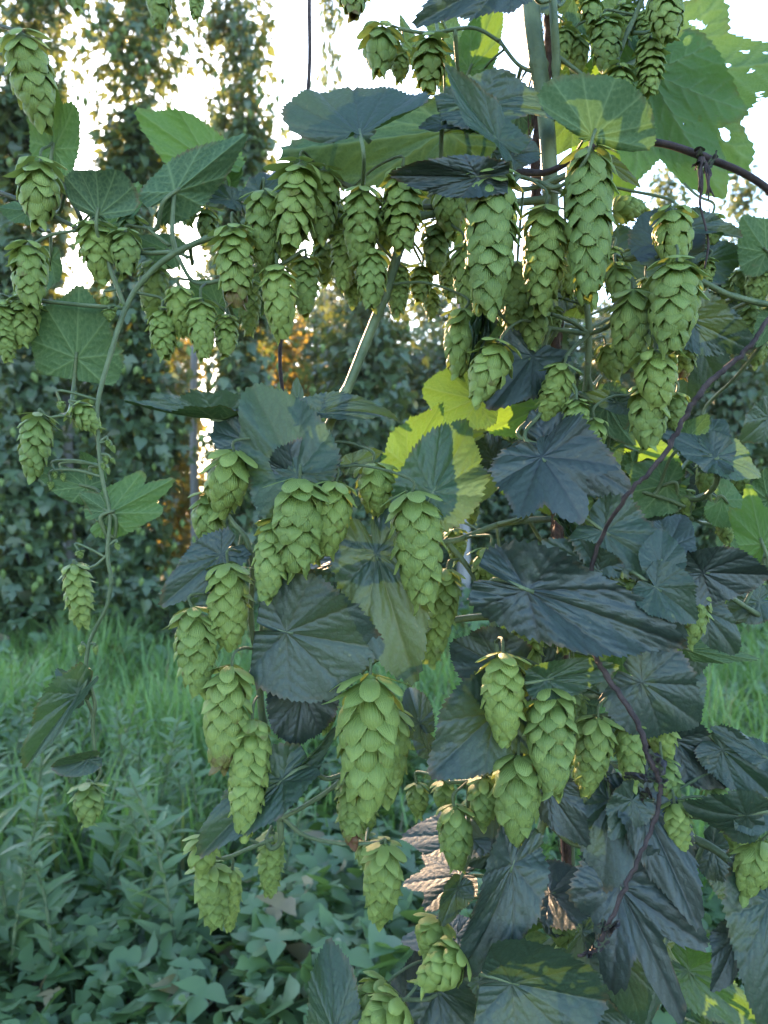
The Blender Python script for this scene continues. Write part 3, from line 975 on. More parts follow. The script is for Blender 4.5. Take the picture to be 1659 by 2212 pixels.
LEAVES += [
    (1240, -5, 1300, 70, 80, .52, -1, dict(tone=.5)), (1330, 20, 1275, 90, 70, .53, -1, dict(tone=.7)), (1120, 245, 1085, 320, 80, .53, -1, dict(tone=.5)),
    (1240, 250, 1180, 330, 110, .53, -1, dict(tone=.6)), (960, 60, 1010, 130, 80, .53, -1, dict(tone=.5)), (1055, 200, 1000, 150, 80, .54, -1, dict(tone=.6)),
    (1650, 590, 1570, 640, 80, .52, -1, dict(tone=.5)), (1560, 640, 1640, 690, 90, .53, 1, dict(tone=.1)), (1660, 900, 1600, 960, 90, .5, 1, dict(tone=.1)),
    (1560, 1080, 1640, 1130, 100, .48, -1, dict(tone=.7)), (1660, 1080, 1625, 1000, 80, .49, -1, dict(tone=.6)), (1480, 1110, 1400, 1060, 90, .5, -1, dict(tone=.6)),
    (1640, 1300, 1560, 1330, 80, .5, 1, dict(tone=.1)), (1660, 1700, 1590, 1740, 100, .47, 1, dict(tone=.1)), (1540, 1830, 1610, 1900, 110, .48, 1, dict(tone=.05)),
    (930, 420, 880, 480, 80, .52, -1, dict(tone=.5)), (780, 470, 720, 520, 80, .52, 1, dict(tone=.1)), (1040, 470, 985, 540, 90, .54, -1, dict(tone=.6)),
]
CONES += [
    (1018, 210, 1015, 285, 46, .53), (960, 205, 958, 275, 44, .54), (1215, 60, 1212, 140, 50, .52), (1345, 10, 1350, 90, 50, .52, dict(tone=.8)), (1290, 190, 1290, 280, 52, .52, dict(tone=.7)),
    (1660, 560, 1652, 640, 46, .5), (1575, 600, 1572, 660, 42, .53), (1640, 730, 1636, 790, 40, .53), (1600, 1000, 1600, 1060, 42, .5), (1540, 460, 1540, 530, 46, .5),
    (720, 430, 722, 520, 58, .49), (620, 470, 615, 560, 58, .49), (835, 440, 832, 540, 60, .48), (765, 600, 762, 660, 44, .49), (1330, 570, 1336, 660, 56, .47), (1040, 600, 1044, 690, 56, .48),
    (1640, 1690, 1640, 1760, 50, .47), (1540, 1700, 1544, 1770, 48, .46), (1120, 1480, 1118, 1560, 50, .47), (700, 1500, 702, 1580, 54, .46), (900, 1690, 904, 1760, 46, .47), (690, 1130, 684, 1210, 54, .45),
]
# inner leaves, deeper in the plant
_r = random.Random(77)
for k in range(46):
    px = _r.uniform(1010, 1500)
    py = _r.uniform(1000, 2230) if k > 8 else _r.uniform(560, 1000)
    if k > 34:
        px, py = _r.uniform(1050, 1680), _r.uniform(1750, 2300)
    if 1060 < px < 1340 and 1770 < py < 1960:
        py += 200
    a_ = _r.uniform(0.2, 2.9)
    l_ = _r.uniform(90, 170)
    LEAVES.append((px, py, px + math.cos(a_) * l_, py + math.sin(a_) * l_, l_ * _r.uniform(.8, 1.1), _r.uniform(.50, .64), _r.choice((1, 1, 1, -1)),
                   dict(tone=_r.uniform(0, .5), t=_r.choice(('heart', 'round', 'lobed')))))

for k in range(34):
    px, py = _r.uniform(1060, 1640), _r.uniform(840, 1420)
    if k % 3 == 0:
        px, py = _r.uniform(1050, 1350), _r.uniform(820, 1100)
    a_ = _r.uniform(0.1, 3.0)
    l_ = _r.uniform(70, 130)
    LEAVES.append((px, py, px + math.cos(a_) * l_, py + math.sin(a_) * l_, l_ * _r.uniform(.8, 1.1), _r.uniform(.49, .58), _r.choice((1, -1, -1)),
                   dict(tone=_r.uniform(.1, .9), t=_r.choice(('heart', 'round', 'lobed')))))
for k in range(26):
    px, py = _r.uniform(1000, 1600), _r.uniform(520, 1900)
    l_ = _r.uniform(55, 95)
    CONES.append((px, py, px + _r.uniform(-12, 12), py + l_, l_ * _r.uniform(.5, .62), _r.uniform(.485, .54), dict(tone=_r.random())))

# ------------------------------------------------------------------ the ground
def ground():
    n = 70
    xs = np.linspace(-60, 60, n)
    ys = np.linspace(-15, 105, n)
    X, Y = np.meshgrid(xs, ys)
    Z = 0.03 * np.sin(X * .7) * np.cos(Y * .9)
    v = np.stack([X, Y, Z], -1).reshape(-1, 3)
    i, j = np.meshgrid(np.arange(n - 1), np.arange(n - 1), indexing='ij')
    a = (i * n + j).ravel()
    q = np.stack([a, a + 1, a + n + 1, a + n], -1)
    o = link('ground', mesh_np('ground', v, q.ravel(), np.arange(len(q)) * 4, np.full(len(q), 4), M_SOIL))
    tag(o, kind='structure')
    # the land beyond, out to the horizon
    v = np.array([(-3000, -3000, -0.12), (3000, -3000, -0.12), (3000, 3000, -0.12), (-3000, 3000, -0.12)])
    o = link('terrain', mesh_np('terrain', v, [0, 1, 2, 3], [0], [4], M_SOIL))
    tag(o, kind='structure')
    cam_d.clip_end = 6000


ground()

# ------------------------------------------------------------------ far hop plants: leaf shapes and columns
def small_leaf(rng, kind='hop'):
    """outline of one small leaf: unit length, base at origin, +Y tip, returns verts, faces"""
    if kind == 'hop':
        out = [(0, 0), (.16, -.15), (.36, -.08), (.50, .08), (.64, .30), (.80, .46), (.52, .46), (.27, .42), (.29, .62), (.17, .86), (0, 1.12)]
    elif kind == 'heart':
        out = [(0, 0), (.16, -.13), (.36, -.06), (.48, .14), (.47, .36), (.35, .60), (.18, .82), (0, 1.05)]
    else:
        out = [(0, 0), (.07, .12), (.11, .35), (.10, .6), (.05, .85), (0, 1.0)]
    mids = [(0, y) for y in (0.0, 0.15, 0.35, 0.55, 0.75)] if kind != 'lance' else [(0, y) for y in (0, .5)]
    pts = out + [(-x, y) for x, y in out[1:-1][::-1]]
    z = lambda x, y: 0.28 * abs(x) - 0.22 * y * y
    v = [(x, y, z(x, y)) for x, y in pts] + [(0, 0.38, z(0, .38))]
    c = len(pts)
    f = [(c, i, (i + 1) % c) for i in range(c)]
    f = [(a, b, d) for a, b, d in f]
    return np.array(v), [tuple(reversed(q)) for q in f]


SHAPES = {k: small_leaf(random, k) for k in ('hop', 'heart', 'lance')}


def rot_np(yaw, pitch, roll):
    return np.array((Quaternion((0, 0, 1), yaw) @ Quaternion((1, 0, 0), pitch) @ Quaternion((0, 1, 0), roll)).to_matrix())


def column_meshes(seed, height, radius, nleaf, ncone, low=0.3, gap=0.45, spread=1.0, mat=M_FAR):
    rng = random.Random(seed)
    fol, con = Soup(), Soup()
    nb = int(height / 0.34)
    # clumps of side shoots up the string
    clumps = []
    for i in range(nb):
        z = low + (height - low) * (i + rng.random()) / nb
        for k in range(rng.choice((1, 2, 2, 3))):
            a = rng.random() * 6.28
            rr = radius * rng.uniform(0.1, 0.95) * (0.75 + 0.35 * math.sin(z * 2.1 + seed))
            clumps.append((math.cos(a) * rr, math.sin(a) * rr, z, rng.uniform(.13, .30)))
    for i in range(nleaf):
        if rng.random() < gap:
            z = rng.uniform(low, height)
            a = rng.random() * 6.28
            rr = radius * rng.random() ** 0.7 * 0.85
            p = np.array([math.cos(a) * rr, math.sin(a) * rr, z])
        else:
            cx, cy, cz, cs = rng.choice(clumps)
            cs *= spread
            p = np.array([cx + rng.gauss(0, cs), cy + rng.gauss(0, cs), cz + rng.gauss(0, cs) - abs(rng.gauss(0, .12))])
        s = rng.uniform(0.05, 0.125) * (1.0 if p[2] < height * .8 else .75)
        v, f = SHAPES[rng.choice(('hop', 'hop', 'heart'))]
        yaw = math.atan2(p[1], p[0]) - math.pi / 2 + rng.gauss(0, .7)
        m = rot_np(yaw, rng.uniform(-1.5, 0.15), rng.gauss(0, .4))
        fol.add((v * s * np.array([1.05, 1, 1])) @ m.T + p, f, leaf_rnd=rng.random())
    # small hanging cones
    cf = []
    ns = 6
    prof = (0.02, .34, .46, .40, .22, .02)
    for i in range(5):
        for k in range(ns):
            k2 = (k + 1) % ns
            cf.append((i * ns + k, (i + 1) * ns + k, (i + 1) * ns + k2, i * ns + k2))
    for i in range(ncone):
        cx, cy, cz, cs = rng.choice(clumps)
        p = np.array([cx + rng.gauss(0, cs * 1.1), cy + rng.gauss(0, cs * 1.1), cz + rng.gauss(0, cs) - .1])
        s = rng.uniform(.035, .065)
        v = np.array([(math.cos(k / ns * 6.283) * prof[j], math.sin(k / ns * 6.283) * prof[j], -j / 5 * 1.6) for j in range(6) for k in range(ns)]) * s
        con.add(v @ rot_np(rng.random() * 6, rng.gauss(0, .25), rng.gauss(0, .25)).T + p, cf, leaf_rnd=rng.random())
    st = Soup()
    path = np.array([(0.04 * math.sin(z * 9), 0.04 * math.cos(z * 9), z) for z in np.linspace(0, height * .97, 40)])
    tube_soup(st, path, np.linspace(.012, .006, 40), 6)
    return fol.build('foliage', mat), con.build('hop_cones', M_FARCONE), st.build('bine', M_DEAD)


COLS = {
    'tall': column_meshes(1, 6.1, .40, 5600, 420, .1, .5, .55),
    'tall2': column_meshes(2, 6.1, .41, 5600, 420, .1, .5, .55),
    'mid': column_meshes(3, 4.2, .50, 4600, 300, .05, .6),
    'mid2': column_meshes(4, 4.2, .52, 4600, 320, .05, .6),
    'gold': column_meshes(6, 4.3, .34, 1700, 160, .1, .5, .6, M_SUN_TINT),
    'thin': column_meshes(5, 6.0, .24, 900, 140, .3, .4, .5),
}


def column(kind, px, d, rot, sx, sz, label, group):
    x = (px - 829.5) / F * d
    t = thing('hop_plant', label, 'hop plant', (x, d, 0), group)
    t.rotation_euler = (0, 0, rot)
    t.scale = (sx, sx, sz)
    fo, co, st = COLS[kind]
    link('foliage', fo, t)
    c = link('hop_cones', co, t)
    c['kind'] = 'stuff'
    link('bine', st, t)
    return t


GR1, GR2, GR3 = 'tall hop plants trained up strings in the near row', 'hop plants in the second row', 'hop plants in the far row'
FAR_COLS = [
    ('tall', 55, 6.5, 0.3, 1.0, 1.0, 'tall hop plant at the far left edge, climbing out of the frame', GR1),
    ('tall2', 292, 6.8, 1.2, .98, 1.0, 'tall hop plant in the near row, second from the left', GR1),
    ('tall', 518, 7.0, 2.6, .85, 1.0, 'tall hop plant just left of the bare hanging string', GR1),
    ('thin', 712, 8.6, .4, .62, 1.25, 'thin sunlit hop plant against white sky beside the hanging string', GR3),
    ('mid2', 790, 7.6, 2.0, .95, .93, 'dark bushy hop plant behind the leaning green stem', GR1),
    ('mid', 1590, 8.2, 1.1, .9, .86, 'bushy hop plant behind the dry twig at the right edge', GR1),
    ('mid2', 1478, 9.2, 4.1, .8, .86, 'bushy hop plant between the big plant and the right edge', GR1),
    ('mid', 1730, 8.8, 3.1, .9, .9, 'hop plant cut by the right edge of the picture', GR1),
]
for k, (px, d, sz) in enumerate(((-60, 9.6, .98), (165, 9.8, .95), (228, 10.2, 1.0), (700, 9.8, .95), (880, 10.4, .85), (985, 10.0, .9), (1100, 10.4, .9), (1210, 10, .95), (1330, 10.3, .9))):
    FAR_COLS.append((('mid', 'mid2')[k % 2], px, d, k * 1.7, .98, sz, 'second row hop plant, leafy to the ground, seen between nearer plants', GR2))
for k in range(17):
    px = -120 + k * 118
    if k in (4, 5):
        continue
    FAR_COLS.append((('mid2', 'mid')[k % 2], px, 15.0 + (k % 3) * .5, k * 2.3, 1.4, 1.28 + .06 * (k % 2), 'far row hop plant, soft and pale with distance', GR3))
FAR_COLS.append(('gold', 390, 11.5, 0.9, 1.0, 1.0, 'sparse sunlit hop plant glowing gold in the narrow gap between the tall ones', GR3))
FAR_COLS.append(('gold', 402, 16.5, 1.1, 1.5, 1.25, 'tall hop plant tinted sunlit gold far back in the bright gap', GR3))
FAR_COLS.append(('gold', 598, 9.0, 2.1, 1.25, .86, 'hop plant tinted sunlit gold, low behind the hanging string', GR2))
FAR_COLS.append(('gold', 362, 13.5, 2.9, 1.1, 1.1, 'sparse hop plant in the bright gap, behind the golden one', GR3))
for k, px in enumerate((1440, 1520, 1600, 1680)):
    FAR_COLS.append(('thin', px, 10 + k % 2, k * 1.3, 1.15, .98 - .07 * (k % 2), 'thin pale hop plant rising into the sky at right', GR3))
for c in FAR_COLS:
    column(*c)

# trellis poles
def pole(px, d, h, r, label):
    x = (px - 829.5) / F * d
    sp = Soup()
    z = np.linspace(-0.2, h, 14)
    tube_soup(sp, np.stack([0.01 * np.sin(z * 2), 0 * z, z], -1), np.linspace(r, r * .8, 14), 12)
    o = link('trellis_pole', sp.build('trellis_pole', M_POLE), None, (x, d, 0))
    tag(o, label, 'pole', 'wooden trellis poles')


pole(148, 6.9, 3.0, .05, 'pale weathered trellis pole between the two leftmost hop plants')
pole(420, 8.6, 3.2, .05, 'pale trellis pole by the bright sun gap')
pole(1000, 8.4, 4.9, .075, 'grey trellis pole behind the main hop plant')

# ------------------------------------------------------------------ grass, ground cover, weeds
def grass():
    rng = random.Random(9)
    sp = Soup()
    for i in range(18000):
        if i % 4 == 0:
            y = rng.uniform(2.5, 4.0)
        else:
            y = 3.5 + (6.6 - 3.5) * rng.random() ** 0.8
        x = rng.uniform(-0.62, 0.62) * y
        if y < 3.9 and abs(x) < .4 and rng.random() < .5:
            continue
        tuft = math.sin(x * 5.1) + math.sin(y * 4.3 + x * 2)
        h = rng.uniform(.26, .56) * (1 + 0.16 * tuft)
        bend = rng.uniform(.15, .8) * h
        a = rng.random() * 6.283
        wv = rng.uniform(.004, .009)
        n = 5
        v = []
        for k in range(n):
            t = k / (n - 1)
            px, py, pz = x + math.cos(a) * bend * t * t, y + math.sin(a) * bend * t * t, h * (t - 0.28 * t ** 3 * (bend / h))
            ww = wv * (1 - t ** 1.7) + .0006
            v.append((px - math.sin(a) * ww, py + math.cos(a) * ww, pz))
            v.append((px + math.sin(a) * ww, py - math.cos(a) * ww, pz))
        f = [(2 * k, 2 * k + 1, 2 * k + 3, 2 * k + 2) for k in range(n - 1)]
        sp.add(np.array(v), f, leaf_rnd=rng.random())
    o = link('grass', sp.build('grass', M_GRASS))
    tag(o, 'tall soft green grass between the hop rows', 'grass', kind='stuff')


def cover():
    rng = random.Random(21)
    sp = Soup()
    st = Soup()
    for i in range(11000):
        y = 1.0 + (4.6 - 1.0) * rng.random() ** 0.9
        x = rng.uniform(-0.64, 0.64) * max(y, 1.4)
        top = (0.26 + 0.12 * math.sin(x * 3.1 + 1) + 0.08 * math.sin(y * 4.2 + x)) * (1 if y < 3.2 else .75)
        z = top * rng.random() ** 0.42 + 0.03
        s = rng.uniform(.03, .085)
        v, f = SHAPES[rng.choice(('hop', 'hop', 'hop', 'hop', 'heart'))]
        m = rot_np(rng.random() * 6.283, rng.gauss(-.35, .35), rng.gauss(0, .35))
        sp.add((v * s * np.array([1.1, 1, 1])) @ m.T + np.array([x, y, z]), f, leaf_rnd=rng.random())
        if i % 9 == 0:
            p = [np.array([x + rng.gauss(0, .1), y + rng.gauss(0, .1), max(0.02, z - .2)]), np.array([x + rng.gauss(0, .03), y, z - .06]), np.array([x, y, z])]
            tube_soup(sp, catmull(p, 4), np.full(9, .0022), 5, rnd=rng.random())
    # far strip at the feet of the rows
    for i in range(5200):
        y = rng.uniform(5.6, 10.5)
        x = rng.uniform(-0.58, 0.6) * y
        z = rng.random() ** .8 * (0.55 if y > 6.2 else .35) + .03
        s = rng.uniform(.07, .15)
        v, f = SHAPES[rng.choice(('hop', 'heart'))]
        m = rot_np(rng.random() * 6.283, rng.gauss(-.6, .4), rng.gauss(0, .4))
        sp.add((v * s) @ m.T + np.array([x, y, z]), f, leaf_rnd=rng.random())
    o = link('ground_cover', sp.build('ground_cover', M_COVER))
    tag(o, 'dense low tangle of dark lobed leaves covering the ground', 'ground cover', kind='stuff')


grass()
cover()


def weed(x, y, h, lean, n, ls, label, seed):
    rng = random.Random(seed)
    t = thing('weed', label, 'weed', (x, y, 0), 'upright weeds in the grass')
    sp, st = Soup(), Soup()
    path = catmull([np.array([0, 0, 0]), np.array([lean * .2, 0, h * .4]), np.array([lean * .6, .02, h * .75]), np.array([lean, 0, h])], 8)
    tube_soup(st, path, np.linspace(.006, .002, len(path)), 7)
    v, f = SHAPES['lance']
    for i in range(n):
        k = 0.12 + 0.88 * i / n
        p = path[min(len(path) - 1, int(k * (len(path) - 1)))] + np.array([0, 0, rng.uniform(0, .02)])
        m = rot_np(i * 2.4 + rng.gauss(0, .3), rng.uniform(.25, .95), rng.gauss(0, .3))
        s = ls * rng.uniform(.7, 1.2) * (1.15 - .6 * k)
        sp.add((v * s * np.array([1.3, 1, 1])) @ m.T + p, f, leaf_rnd=rng.random())
    link('weed_stem', st.build('weed_stem', M_STEM), t)
    link('foliage', sp.build('foliage', M_WEED), t)


weed(-.98, 2.05, .86, -.18, 64, .14, 'tall narrow-leaved weed leaning left at the lower left edge', 1)
weed(-.52, 2.0, .66, -.14, 36, .13, 'narrow-leaved weed with pale upright shoots in the dark ground cover', 2)
weed(-1.15, 2.5, .72, .05, 60, .13, 'bushy narrow-leaved weed at the left edge in front of the grass', 3)
weed(-.82, 2.7, .62, .1, 50, .12, 'small leafy weed right of the left edge weeds', 4)
for k in range(26):
    rr = random.Random(300 + k)
    y = rr.uniform(2.4, 4.6)
    side = rr.choice((-1, -1, 1))
    x = rr.uniform(.18, .6) * y * side
    weed(x, y, rr.uniform(.35, .6), rr.uniform(-.1, .1), 34, .10, 'low weed with narrow leaves among the grass', 60 + k)

for k in range(34):
    rr = random.Random(900 + k)
    y = rr.uniform(1.9, 3.4)
    x = -rr.uniform(.12, .58) * y
    weed(x, y, rr.uniform(.40, .74) * (1 if x < -.4 * y else .8), rr.uniform(-.14, .14), 40, rr.uniform(.09, .13), 'spindly weed with narrow leaves standing out of the ground cover at left', 700 + k)

# ------------------------------------------------------------------ the main hop plant
hop = thing('hop_plant', 'large hop plant in front, loaded with cones and dark broad leaves', 'hop plant', (0.12, 0.5, 0.0))
stem_part('bine', hop, [(1142, -60, .50, 19), (1150, 50, .50, 19), (1162, 140, .50, 19), (1178, 250, .50, 18), (1188, 400, .50, 17), (1194, 520, .52, 15), (1202, 700, .54, 14),
                        (1208, 900, .56, 14), (1212, 1150, .56, 14), (1216, 1400, .56, 14), (1222, 1700, .56, 14), (1232, 2000, .56, 14), (1240, 2400, .55, 14), (1260, 3500, .53, 14), (1265, 5600, .50, 14)], M_STEM, 8)
stem_part('side_shoot', hop, [(1192, -60, .48, 8), (1196, 40, .48, 9), (1201, 140, .49, 9), (1195, 260, .50, 8)], M_STEM)
stem_part('side_shoot', hop, [(1186, 430, .50, 9), (1000, 450, .49, 8), (820, 480, .48, 8), (640, 455, .475, 7), (520, 487, .47, 7), (380, 546, .47, 6.6), (312, 602, .47, 6), (272, 665, .47, 5.8), (240, 760, .465, 5.2),
                              (212, 865, .46, 4.8), (211, 935, .46, 4.4), (220, 1030, .46, 4.3), (237, 1110, .46, 4.2), (232, 1200, .46, 4.2), (240, 1255, .46, 4.2), (230, 1310, .46, 4.2), (205, 1360, .46, 4), (190, 1400, .46, 4.2),
                              (187, 1450, .46, 4.5), (205, 1520, .46, 4), (200, 1560, .46, 4), (207, 1640, .46, 3.5), (217, 1668, .46, 3.5), (205, 1692, .46, 3)], M_STEM, 8)
for pts in ([(272, 665, .47, 4.5), (190, 660, .47, 4.5), (90, 650, .475, 4), (-40, 636, .48, 4)],
            [(270, 662, .47, 5), (245, 600, .468, 5), (232, 560, .47, 4.5), (212, 490, .47, 4)],
            [(380, 546, .47, 5.5), (372, 500, .468, 5), (376, 418, .47, 4.5)],
            [(376, 545, .47, 5), (300, 545, .475, 4.5), (230, 520, .48, 4)],
            [(366, 530, .47, 4), (310, 488, .475, 3.5)],
            [(-40, 402, .48, 5), (60, 440, .478, 5), (165, 492, .475, 4.5), (300, 545, .475, 4)],
            [(128, 390, .48, 4), (175, 470, .48, 4)],
            [(70, 528, .475, 3.5), (110, 508, .475, 3.5), (165, 498, .475, 3.5)],
            [(382, 552, .47, 4), (420, 610, .475, 4.5), (480, 605, .475, 4.5), (520, 592, .475, 4), (600, 575, .47, 4), (655, 540, .47, 4)],
            [(700, 380, .475, 6), (770, 410, .475, 6), (840, 440, .48, 6), (960, 450, .49, 6)],
            [(640, 455, .475, 4), (700, 500, .48, 4), (800, 545, .485, 4), (900, 480, .49, 4)],
            [(380, 400, .53, 4), (440, 405, .53, 4), (520, 430, .52, 4), (560, 470, .49, 4)],
            [(211, 930, .46, 3), (150, 900, .46, 3), (105, 902, .46, 3)],
            [(235, 1195, .46, 3), (205, 1222, .46, 3), (172, 1228, .46, 3)],
            [(170, 1496, .457, 4), (184, 1480, .457, 4), (190, 1445, .46, 4)]):
    stem_part('side_shoot', hop, pts, M_STEMR if pts[0][1] < 420 else M_STEM, 7)
# the leaning green stem and the hanging cluster it carries
stem_part('side_shoot', hop, [(1010, 380, .52, 9), (930, 430, .51, 10), (880, 505, .49, 11), (860, 545, .475, 11), (830, 640, .47, 11), (790, 740, .465, 11), (745, 850, .46, 10.5), (690, 960, .46, 10), (640, 1080, .455, 11), (600, 1220, .45, 10),
                              (572, 1340, .45, 9), (560, 1450, .45, 8), (568, 1560, .45, 8), (590, 1670, .445, 8), (606, 1790, .44, 7), (603, 1822, .44, 6), (585, 1832, .44, 6), (574, 1812, .44, 6)], M_STEM, 8)
for pts in ([(604, 1770, .44, 5), (660, 1740, .44, 5), (720, 1700, .44, 5), (748, 1668, .44, 4)],
            [(612, 1768, .44, 5), (660, 1805, .44, 5), (740, 1822, .435, 4.5), (828, 1820, .432, 4)],
            [(590, 1812, .44, 5), (540, 1832, .44, 4.5), (490, 1852, .445, 4), (455, 1852, .45, 3.5)],
            [(470, 1075, .455, 5), (500, 1125, .45, 5), (532, 1165, .45, 6), (545, 1230, .45, 6), (542, 1340, .45, 6), (560, 1450, .45, 6)],
            [(1265, 640, .49, 6), (1272, 720, .49, 7), (1266, 840, .50, 7), (1255, 950, .52, 7)],
            [(1272, 722, .49, 5), (1225, 715, .48, 5), (1172, 706, .475, 4.5)],
            [(1272, 722, .49, 5), (1235, 695, .48, 4.5), (1190, 678, .475, 4)],
            [(1272, 722, .49, 5), (1320, 700, .475, 5), (1368, 625, .455, 4.5)],
            [(1272, 722, .49, 4.5), (1230, 760, .47, 4.5), (1215, 785, .46, 4)],
            [(1250, 850, .50, 5), (1300, 872, .48, 5), (1360, 855, .46, 4.5), (1410, 830, .45, 4)],
            [(1190, 520, .52, 7), (1330, 560, .49, 7), (1410, 555, .48, 7), (1520, 610, .48, 7), (1590, 642, .49, 7), (1720, 670, .50, 7)],
            [(1185, 400, .50, 6), (1230, 375, .46, 6), (1130, 410, .45, 5), (1080, 372, .44, 5)],
            [(1188, 410, .50, 5), (1220, 416, .47, 5), (1180, 398, .45, 5), (1110, 378, .44, 4.5)],
            [(1220, 1010, .55, 5), (1340, 1020, .52, 5), (1440, 1050, .50, 5), (1500, 1080, .49, 5), (1540, 1055, .47, 5.5), (1552, 1020, .455, 6), (1546, 988, .45, 6)],
            [(1212, 1080, .56, 4), (1350, 1060, .50, 4), (1430, 1075, .49, 4), (1480, 1095, .49, 4)],
            [(1210, 1120, .56, 7), (1090, 1130, .50, 7), (970, 1170, .47, 6), (860, 1160, .45, 6), (720, 1150, .44, 6), (640, 1020, .44, 5)],
            [(960, 1165, .47, 6), (1020, 1240, .465, 6), (1060, 1330, .455, 6), (1078, 1432, .45, 6)],
            [(1216, 1330, .56, 8), (1100, 1330, .50, 8), (960, 1345, .46, 8), (830, 1412, .45, 8), (780, 1450, .44, 6)],
            [(1218, 1500, .56, 6), (1260, 1505, .50, 6), (1320, 1500, .46, 6), (1386, 1474, .44, 6)],
            [(1222, 1560, .56, 6), (1320, 1545, .48, 6), (1420, 1550, .46, 5)],
            [(1218, 1480, .56, 7), (1180, 1470, .46, 6), (1090, 1620, .45, 6), (1040, 1680, .44, 5), (970, 1690, .45, 4)],
            [(1176, 1770, .45, 9), (1142, 1870, .45, 9), (1116, 1990, .45, 9), (1110, 2120, .46, 9), (1120, 2300, .50, 9)],
            [(1224, 1640, .56, 7), (1350, 1660, .48, 6), (1440, 1720, .45, 5), (1455, 1735, .44, 4)],
            [(1230, 1900, .56, 9), (1400, 1790, .52, 9), (1520, 1822, .47, 9), (1600, 1880, .46, 9), (1700, 1960, .46, 9)],
            [(1232, 2000, .56, 7), (1120, 2080, .48, 6), (1010, 2060, .44, 5), (940, 2150, .43, 5), (860, 2160, .42, 4)],
            [(1214, 1230, .56, 7), (1330, 1225, .47, 6), (1430, 1260, .45, 6), (1520, 1260, .46, 6), (1640, 1330, .5, 6)],
            [(1200, 120, .50, 5), (1300, 175, .5, 5), (1360, 60, .5, 5), (1400, -30, .49, 5)],
            [(1178, 230, .50, 6), (1250, 200, .51, 6), (1385, 130, .53, 7), (1395, 160, .54, 6)],
            [(1370, 72, .5, 4), (1410, 62, .48, 4), (1430, -20, .47, 4)],
            [(1080, 90, .5, 4), (1020, 60, .5, 4), (930, 72, .5, 4), (860, 62, .5, 4)],
            [(1165, 160, .5, 5), (1120, 140, .5, 4), (1080, 90, .5, 4)]):
    stem_part('side_shoot', hop, pts, M_STEM, 7)

CONES.sort(key=lambda c: -(math.hypot(c[2] - c[0], c[3] - c[1]) * c[4]))


def split_parts(items, placer, partname):
    """the 100 largest are parts of their own, the small rest is joined into one part"""
    rest = []
    for i, it in enumerate(items):
        o = placer(hop, it, i)
        if i >= 100:
            rest.append(o)
    if not rest:
        return
    bpy.context.view_layer.update()
    for sub in (None, 'sub'):
        V, Fl, St, To, AT, UV, n, nl = [], [], [], [], {}, [], 0, 0
        mat = None
        srcs = rest if sub is None else [c for o in rest for c in o.children]
        if not srcs:
            continue
        for o in srcs:
            me = o.data
            mat = me.materials[0]
            co = np.empty(len(me.vertices) * 3, np.float32)
            me.vertices.foreach_get('co', co)
            mw = np.array(o.matrix_world)
            co = np.c_[co.reshape(-1, 3), np.ones(len(me.vertices))] @ mw.T
            V.append(co[:, :3] - np.array(hop.location))
            li = np.empty(len(me.loops), np.int32)
            me.loops.foreach_get('vertex_index', li)
            Fl.append(li + n)
            ls = np.empty(len(me.polygons), np.int32)
            lt = np.empty(len(me.polygons), np.int32)
            me.polygons.foreach_get('loop_start', ls)
            me.polygons.foreach_get('loop_total', lt)
            St.append(ls + nl)
            To.append(lt)
            for at in me.attributes:
                if at.domain == 'POINT' and at.data_type == 'FLOAT':
                    a = np.empty(len(me.vertices), np.float32)
                    at.data.foreach_get('value', a)
                    AT.setdefault(at.name, []).append(a)
            if me.uv_layers:
                uvb = np.empty(len(me.loops) * 2, np.float32)
                me.uv_layers[0].data.foreach_get('uv', uvb)
                UV.append(uvb)
            n += len(me.vertices)
            nl += len(me.loops)
        me = mesh_np(partname, np.concatenate(V), np.concatenate(Fl), np.concatenate(St), np.concatenate(To), mat, {k: np.concatenate(a) for k, a in AT.items()})
        if UV:
            me.uv_layers.new(name='bract').data.foreach_set('uv', np.concatenate(UV))
        j = link(partname if sub is None else ('petioles' if 'lea' in partname else 'cone_stalks'), me, hop if sub is None else joined)
        if sub is None:
            joined = j
            j['kind'] = 'stuff'
            j['tone'] = 0.25
            j['wither'] = 0.0
            j['browning'] = 0.0
    for o in rest:
        for c in list(o.children):
            bpy.data.objects.remove(c)
        bpy.data.objects.remove(o)


split_parts(CONES, place_cone, 'small_hop_cones')
LEAVES[:] = sorted(LEAVES, key=lambda l: -(math.hypot(l[2] - l[0], l[3] - l[1]) * l[4]) * (0.2 if l[5] > .495 and l[6] > 0 else 1))
split_parts(LEAVES, place_leaf, 'inner_leaves')

# ------------------------------------------------------------------ the shoot overhead at upper left
over = thing('hop_shoot', 'overhanging hop shoot whose cones dangle into the top of the picture', 'hop shoot', P(250, -160, .48))
stem_part('side_shoot', over, [(-120, 20, .50, 6), (0, -60, .49, 6), (160, -120, .48, 6), (350, -110, .48, 5), (560, -90, .48, 5), (780, -70, .48, 4)], M_STEMR)
stem_part('side_shoot', over, [(-60, 40, .47, 4), (-10, 54, .465, 4), (30, 64, .46, 4)], M_STEMR)
for i, c in enumerate(((44, 66, 78, 258, 90, .46, dict(v=0)), (340, -75, 343, 54, 56, .48, dict(v=0)), (428, -60, 422, 44, 36, .48), (148, -70, 166, 14, 52, .49), (762, -50, 766, 44, 62, .48, dict(v=2, brown=.8)))):
    place_cone(over, c, 500 + i)

